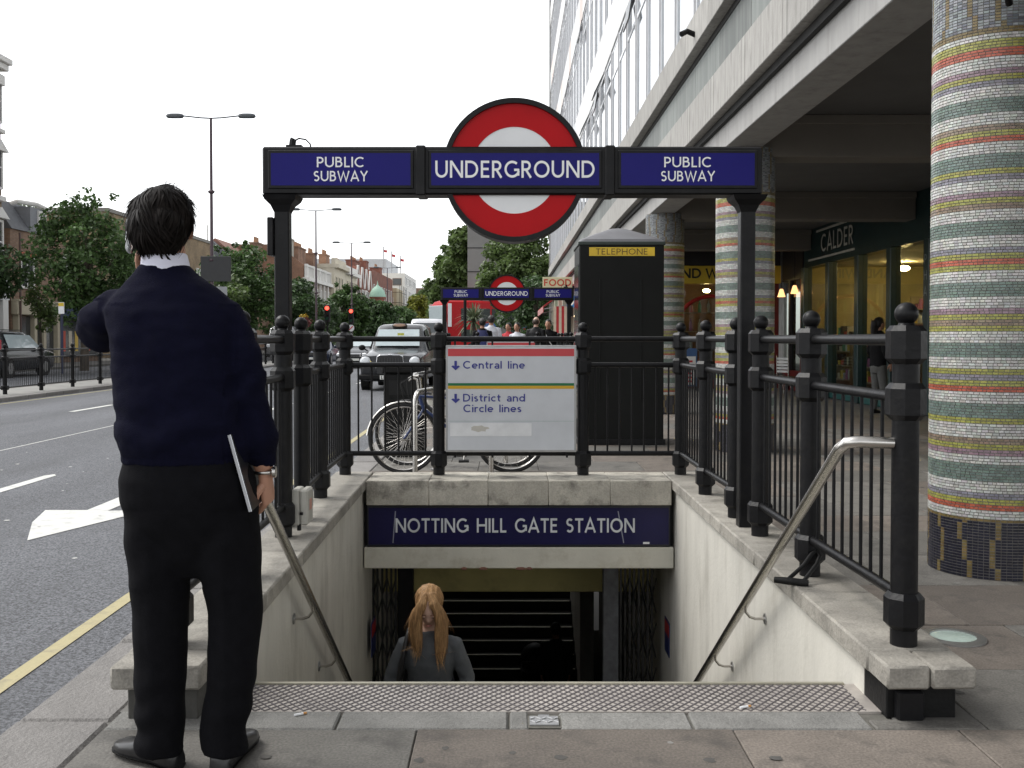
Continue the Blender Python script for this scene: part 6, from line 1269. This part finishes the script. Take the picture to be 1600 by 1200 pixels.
# ---- the woman on the stairs (faces the camera)
wy = 6.30; wz = -.17 * (int((wy - 3.83) / .26) + 1)
wm = thing('person', 'person with long reddish blond hair in a grey top climbing the stairs, head bowed', 'person', (-.485, wy, wz), PI)
HT = (-.21 - wz)                                         # top of the hair above the step
o_ = HT - 1.60
body = MB(); body.loft([(0, 0, .78, .14, .1), (0, 0, .95, .13, .09), (0, .01, 1.05 + o_, .12, .085), (0, .02, 1.2 + o_, .14, .1), (0, .03, 1.28 + o_, .11, .07), (0, .04, 1.34 + o_, .045, .045), (0, .07, 1.42 + o_, .042, .045)], 20)
LA = [(.15, .03, 1.225 + o_), (.235, .02, 1.02 + o_), (.28, .10, .82 + o_)]; RA = [(-.15, .03, 1.225 + o_), (-.225, .02, 1.02 + o_), (-.235, .12, .82 + o_)]
for pts, rr in (([(-.09, 0, .8), (-.09, .05, .44), (-.09, -.03, .07)], [.07, .05, .035]), ([(.09, 0, .8), (.09, .22, .58), (.09, .20, .22)], [.07, .05, .035]), (LA, [.042, .034, .024]), (RA, [.042, .034, .024])): body.tube(pts, rr, 12)
hw = head_mesh(body, (0, .10, 1.475 + o_), .95, R(-34), 0); me = voxel(body, .0075, 3); bm = bmesh.new(); bm.from_mesh(me); hb_ = MB(); hand(hb_, LA[2], (.1, .3, -1), (-1, .2, 0), -1, .9, .4); hand(hb_, RA[2], (-.1, .3, -1), (1, .2, 0), 1, .9, .4); bm.from_mesh(hb_.mesh('h', skinp, 80)); bm.to_mesh(me); bm.free(); me.materials.clear(); me.materials.append(skinp); me.shade_smooth(); bo = put('body', me, wm)
for sx in (-1, 1):
    e = MB().sphere(tuple(hw @ Vector((sx * .029, .080, .006))), (.0115, .0095, .008), 12, 8).build('eyelid', skinp, bo, 60); MB().tube([tuple(hw @ Vector((sx * .018, .087, .001))), tuple(hw @ Vector((sx * .029, .0895, -.001))), tuple(hw @ Vector((sx * .04, .085, .001)))], .0014, 6).build('eyelashes', M('iris', (.05, .04, .03), .2), e); MB().tube([tuple(hw @ Vector((sx * .014, .092, .026))), tuple(hw @ Vector((sx * .03, .094, .031))), tuple(hw @ Vector((sx * .046, .083, .025)))], .0016, 6).build('eyebrow', M('brow', (.12, .06, .03), .8), bo)
MB().tube([tuple(hw @ Vector((-.02, .094, -.058))), tuple(hw @ Vector((0, .102, -.057))), tuple(hw @ Vector((.02, .094, -.058)))], [.002, .005, .002], 8).build('lips', M('lips', (.42, .15, .13), .45), bo, 60)
tp = MB(); tp.loft([(0, 0, .80 + o_ * .5, .15, .115), (0, 0, .92 + o_, .14, .105), (0, .008, 1.02 + o_, .14, .105), (0, .018, 1.12 + o_, .152, .118), (0, .02, 1.2 + o_, .158, .115), (0, .027, 1.265 + o_, .125, .085), (0, .032, 1.31 + o_, .085, .066), (0, .038, 1.325 + o_, .06, .055)], 28)
for A in (LA, RA): tp.tube([(A[0][0] * .75, A[0][1], A[0][2] + .01), A[0], tuple((np.array(A[0]) + A[1]) / 2), A[1], tuple((np.array(A[1]) + A[2]) / 2), A[2]], [.05, .056, .053, .05, .045, .038], 16)
tpm = voxel(tp, .0075, 4); displace(tpm, lambda co, no: .004 * fbm((co[0], co[1], co[2] * .5), 12) + .0025 * math.sin(40 * co[2] + 6 * fbm(co, 7)) * (1 if abs(co[0]) > .16 else .2)); tpm.materials.append(M('grey_jersey', (.105, .112, .12), .9, var=.12, scale=14, bump=.2, bscale=250, spec=.2)); put('top', tpm, wm)
tj = MB(); tj.loft([(0, 0, .68, .12, .1), (0, 0, .76, .165, .12), (0, 0, .84, .16, .115), (0, 0, .92, .14, .1)], 20); tj.tube([(-.085, 0, .8), (-.09, .05, .44), (-.09, -.03, .06)], [.085, .065, .05], 14); tj.tube([(.085, 0, .8), (.09, .22, .58), (.09, .20, .22)], [.085, .065, .05], 14)
tjm = voxel(tj, .01, 3); tjm.materials.append(M('dark_denim', (.015, .017, .03), .9, var=.2)); put('trousers', tjm, wm)
for hl in ((-.09, -.04, 0), (.09, .19, .17)): sm = MB(); shoe(sm, hl, 0, .85); sm.build('shoe', leather, wm, 60)
hcap = MB(); hcap.sphere(tuple(hw @ Vector((0, -.034, .03))), (.086, .088, .096), 32, 20)
for sx in (-1, 1): hcap.tube([tuple(hw @ Vector((sx * .024, -.01, .105))), tuple(hw @ Vector((sx * .034, .05, .088))), tuple(hw @ Vector((sx * .064, .066, .03))), (sx * .080, .15, 1.40 + o_), (sx * .076, .14, 1.31 + o_), (sx * .072, .137, 1.245 + o_ - .04 * (sx < 0))], [(.03, .025), (.03, .022), (.036, .03), (.046, .036), (.046, .028), (.038, .01)], 16)
hcap.tube([tuple(hw @ Vector((0, -.10, .03))), (0, -.02, 1.40 + o_), (0, -.06, 1.22 + o_)], [(.08, .05), (.09, .045), (.07, .03)], 18)
hv = voxel(hcap, .005, 5); displace(hv, lambda co, no: .0012 * math.sin(190 * co[0] + 5 * fbm(co, 9)) + .002 * fbm((co[0] * 3, co[1] * 3, co[2] * .5), 10))
blond = M('hair_blond', (.45, .265, .125), .5, var=.3, scale=26, stretch=(4, 4, .4), spec=.2, islands=.3); hv.materials.append(blond); hr_ = put('hair', hv, wm)
g = random.Random(8); vco = list(hv.vertices); roots = [(v.co + v.normal * .001, v.normal.copy()) for v in (g.choice(vco) for _ in range(1700))]
part = hw @ Vector((0, .02, .125)); down = Vector((0, .02, -1))
def wflow(p, n_):
    d = Vector((p.x - part.x, (p.y - part.y) * .4, 0)) * 5 * max(0, (p.z - (1.44 + o_)) / .1) + down; return (d - n_ * d.dot(n_)).normalized()
hairstrips([r_ for r_ in roots if r_[0].z < 1.50 + o_], .11, .0016, blond, 'locks', hr_, wflow, 6, bend=.12, jitter=.06, seg=6); hairstrips([r_ for r_ in roots if r_[0].z >= 1.50 + o_], .07, .0016, blond, 'locks', hr_, wflow, 6, bend=1.0, jitter=.05, seg=6)
bg_ = thing('shoulder_bag', 'black shoulder bag hanging from the person in the grey top', 'bag', (-.485 - .17, wy, wz + .62 + o_)); bz = wz + .62 + o_
MB().loft([(-.05, .02, 0, .055, .13, 3), (-.05, .02, .05, .07, .15, 3), (-.04, .02, .2, .06, .14, 3), (-.035, .02, .3, .03, .12, 3)], 20).build('pouch', M('bag_black', (.01, .01, .011), .5, var=.3), bg_, 50)
MB().tube([(-.04, .12, .27), (.0, .06, .5), (.035, .02, .665), (.045, -.03, .70), (.035, -.085, .665), (.0, -.11, .5), (-.04, -.1, .27)], (.016), 8, flat=None).build('strap', M('bag_black'), bg_, 60)

# ---- further people, simpler but whole
def person(label, x, y, rz, h, skin_m, topc, trc, hairc, hairlen=0, bald=False, arms=0., z0=0., group=None, lean=0.):
    t = thing('person', label, 'person', (x, y, z0), rz, group=group); s_ = h / 1.75; g = random.Random(int(x * 100) + int(y))
    LA = [(-.17, 0, 1.42), (-.23, -.02, 1.14), (-.22, .10 + arms, .92 + arms)]; RA = [(.17, 0, 1.42), (.23, -.02, 1.14), (.22, .10 + arms, .92 + arms)]; LL = [(-.09, 0, .88), (-.10, .03, .48), (-.1, -.03, .08)]; RL = [(.09, 0, .88), (.10, .05, .48), (.1, .07, .08)]
    sc_ = lambda q: [tuple(c_ * s_ for c_ in p) for p in q]
    b = MB(); b.loft([(0, 0, .82, .14, .1), (0, 0, 1.1, .13, .1), (0, 0, 1.35, .16, .1), (0, 0, 1.44, .12, .08), (0, 0, 1.49, .055, .055), (0, .015, 1.58, .05, .055)], 16)
    for A, r_ in ((LA, [.045, .038, .028]), (RA, [.045, .038, .028]), (LL, [.075, .055, .04]), (RL, [.075, .055, .04])): b.tube(A, r_, 10)
    hmx = head_mesh(b, (0, .025, 1.635), 1.); b.v = [tuple(c_ * s_ for c_ in p) for p in b.v]; me = voxel(b, .011, 2)
    hb_ = MB(); hand(hb_, sc_(LA)[2], (0, .3, -1), (1, 0, 0), 1, s_, .4); hand(hb_, sc_(RA)[2], (0, .3, -1), (-1, 0, 0), -1, s_, .4); bm = bmesh.new(); bm.from_mesh(me); bm.from_mesh(hb_.mesh('h', skin_m, 80)); bm.to_mesh(me); bm.free(); me.materials.clear(); me.materials.append(skin_m); me.shade_smooth(); bo = put('body', me, t)
    for sx in (-1, 1): MB().sphere(tuple(c_ * s_ for c_ in (sx * .029, .113, 1.643)), .008, 8, 6).build('eye', M('iris'), bo)
    c1 = MB(); c1.loft([(0, 0, .86, .175, .125), (0, 0, 1.0, .17, .125), (0, 0, 1.2, .175, .13), (0, 0, 1.36, .185, .12), (0, 0, 1.44, .14, .09), (0, 0, 1.49, .075, .07), (0, .005, 1.515, .06, .06)], 20)
    for A in (LA, RA): c1.tube([(A[0][0] * .7, 0, 1.42), A[0], A[1], A[2]], [.055, .066, .056, .042], 12)
    c1.v = [tuple(c_ * s_ for c_ in p) for p in c1.v]; m1 = voxel(c1, .012, 3); displace(m1, lambda co, no: .006 * fbm(co, 9)); m1.materials.append(topc); put('jacket', m1, t)
    c2_ = MB(); c2_.loft([(0, 0, .74, .12, .1), (0, 0, .84, .17, .125), (0, 0, .95, .155, .11)], 18); c2_.tube(LL, [.095, .075, .065], 12); c2_.tube(RL, [.095, .075, .065], 12); c2_.v = [tuple(c_ * s_ for c_ in p) for p in c2_.v]; m2 = voxel(c2_, .012, 3); m2.materials.append(trc); put('trousers', m2, t)
    for hl in ((-.1, -.03, 0), (.1, .07, 0)): q = MB(); shoe(q, tuple(c_ * s_ for c_ in hl), 0, s_); q.build('shoe', leather, t, 60)
    if hairc:
        hc = MB(); hc.sphere((0, .005, 1.66), (.086, .1, .1), 24, 16) if not bald else hc.sphere((0, -.012, 1.632), (.079, .085, .07), 24, 16)
        if hairlen: hc.tube([(0, -.05, 1.68), (0, -.07, 1.58), (0, -.075, 1.58 - hairlen)], [(.09, .06), (.095, .05), (.06, .03)], 14)
        hc.v = [tuple(c_ * s_ for c_ in p) for p in hc.v]; mh = voxel(hc, .008, 2); displace(mh, lambda co, no: .007 * fbm(co, 25) + (-.06 if co[1] > .068 * s_ and co[2] < 1.70 * s_ else 0)); mh.materials.append(hairc); hh = put('hair', mh, t)
        vc = list(mh.vertices); hairstrips([(v.co.copy(), v.normal.copy()) for v in (g.choice(vc) for _ in range(260)) if not (v.co.y > .06 * s_ and v.co.z < 1.7 * s_)], .05, .003, hairc, 'locks', hh, lambda p, n_: (Vector((0, -.2, -1)) - n_ * Vector((0, -.2, -1)).dot(n_)), 3, jitter=.3)
    return t
dk = M('cloth_dark', (.006, .006, .007), .85, var=.2, spec=.2); wh = M('cloth_white', (.6, .61, .66), .85); rd = M('cloth_red', (.42, .03, .04), .85); hd = M('hair_black', (.012, .01, .009), .5, var=.3); gj = M('leather_dark', (.008, .008, .009), .5, var=.2, spec=.2); jn = M('jeans', (.04, .055, .1), .9)
GP = 'people walking beyond the far stairway'
person('person with black hair in a dark jacket wearing a blue backpack', -.66, 25.6, 0, 1.80, skin, dk, jn, hd, group=GP)
bk = thing('backpack', 'dark blue backpack on the person with black hair', 'backpack', (-.66, 25.40, 1.02)); MB().loft([(0, 0, 0, .14, .08, 3), (0, -.03, .12, .17, .11, 3), (0, -.02, .34, .16, .1, 3), (0, 0, .48, .1, .06, 2.5)], 24).build('bag', M('backpack_blue', (.02, .025, .10), .7), bk, 50); MB().loft([(0, -.1, .08, .12, .04, 3), (0, -.11, .2, .12, .05, 3), (0, -.1, .26, .1, .03, 3)], 20).build('pocket', M('backpack_blue2', (.03, .04, .16), .7), bk, 50)
for sx in (-.1, .1): MB().tube([(sx, .06, .45), (sx, .16, .5), (sx, .26, .4), (sx, .27, .2)], .016, 8).build('strap', M('backpack_blue'), bk)
person('person in a white shirt walking away beside the backpack wearer', -.46, 26.8, 0, 1.90, skin, wh, dk, hd, group=GP)
person('person in a red top walking beyond the far stairway', .0, 28.0, 2.6, 1.72, skin, rd, jn, hd, group=GP)
person('person with long dark curly hair facing back towards the stairs', .22, 26.6, 2.7, 1.70, skin, wh, jn, hd, .2, group=GP)
person('balding person in a black leather jacket', .68, 25.7, -.35, 1.84, skinp, gj, dk, M('hair_brown', (.05, .03, .02), .6), 0, True, group=GP)
person('person in black with tied back hair and a white bag strap', 1.02, 26.4, 2.9, 1.78, skin, dk, dk, hd, .05, group=GP)
sp_ = thing('bag_strap', 'white shoulder bag worn across the person in black with tied back hair', 'bag', (1.02, 26.4, 0)); MB().tube([(.16, -.135, 1.0), (.0, -.155, 1.25), (-.1, -.10, 1.46), (-.12, 0, 1.5), (-.08, .1, 1.44)], .014, 6).build('strap', M('strap_white', (.7, .7, .7), .6), sp_); MB().box(.14, .26, -.18, -.08, .75, 1.0, .03).build('pouch', M('strap_white'), sp_)
person('person with long dark hair in black standing before the green shopfront', 6.35, 17.6, -1.3, 1.66, skin, dk, M('trousers_grey', (.10, .10, .095), .9), hd, .35)
person('dark clothed person with a pram at the foot of the far stairs', .72, 15.6, 0, 1.72, skin, M('cloth_grey_dark', (.03, .032, .035), .9), dk, hd, z0=-4.78)
pr = thing('pram', 'black pram pushed by the person in the dark passage', 'pram', (.42, 16.4, -4.78))
MB().loft([(0, 0, .55, .2, .3, 3), (0, 0, .8, .24, .36, 3)], 20).build('basket', blackmatt, pr); MB().sphere((0, .1, .82), (.25, .3, .32), 20, 12).build('hood', M('pram_hood', (.012, .012, .014), .6), pr, 60)
for sx in (-.22, .22):
    MB().tube([(sx, -.45, 1.0), (sx, -.3, .8), (sx, .3, .15)], .012, 8).build('frame_tube', steelbrush, pr); MB().tube([(sx, .3, .15), (sx, -.3, .5), (sx, -.3, .12)], .012, 8).build('frame_tube', steelbrush, pr)
    for yy in (-.3, .3): MB().tube([(sx - .02, yy, .12), (sx + .02, yy, .12)], .12, 18).build('wheel', rubber, pr)
MB().tube([(-.22, -.45, 1.0), (.22, -.45, 1.0)], .015, 8).build('handle', rubber, pr)
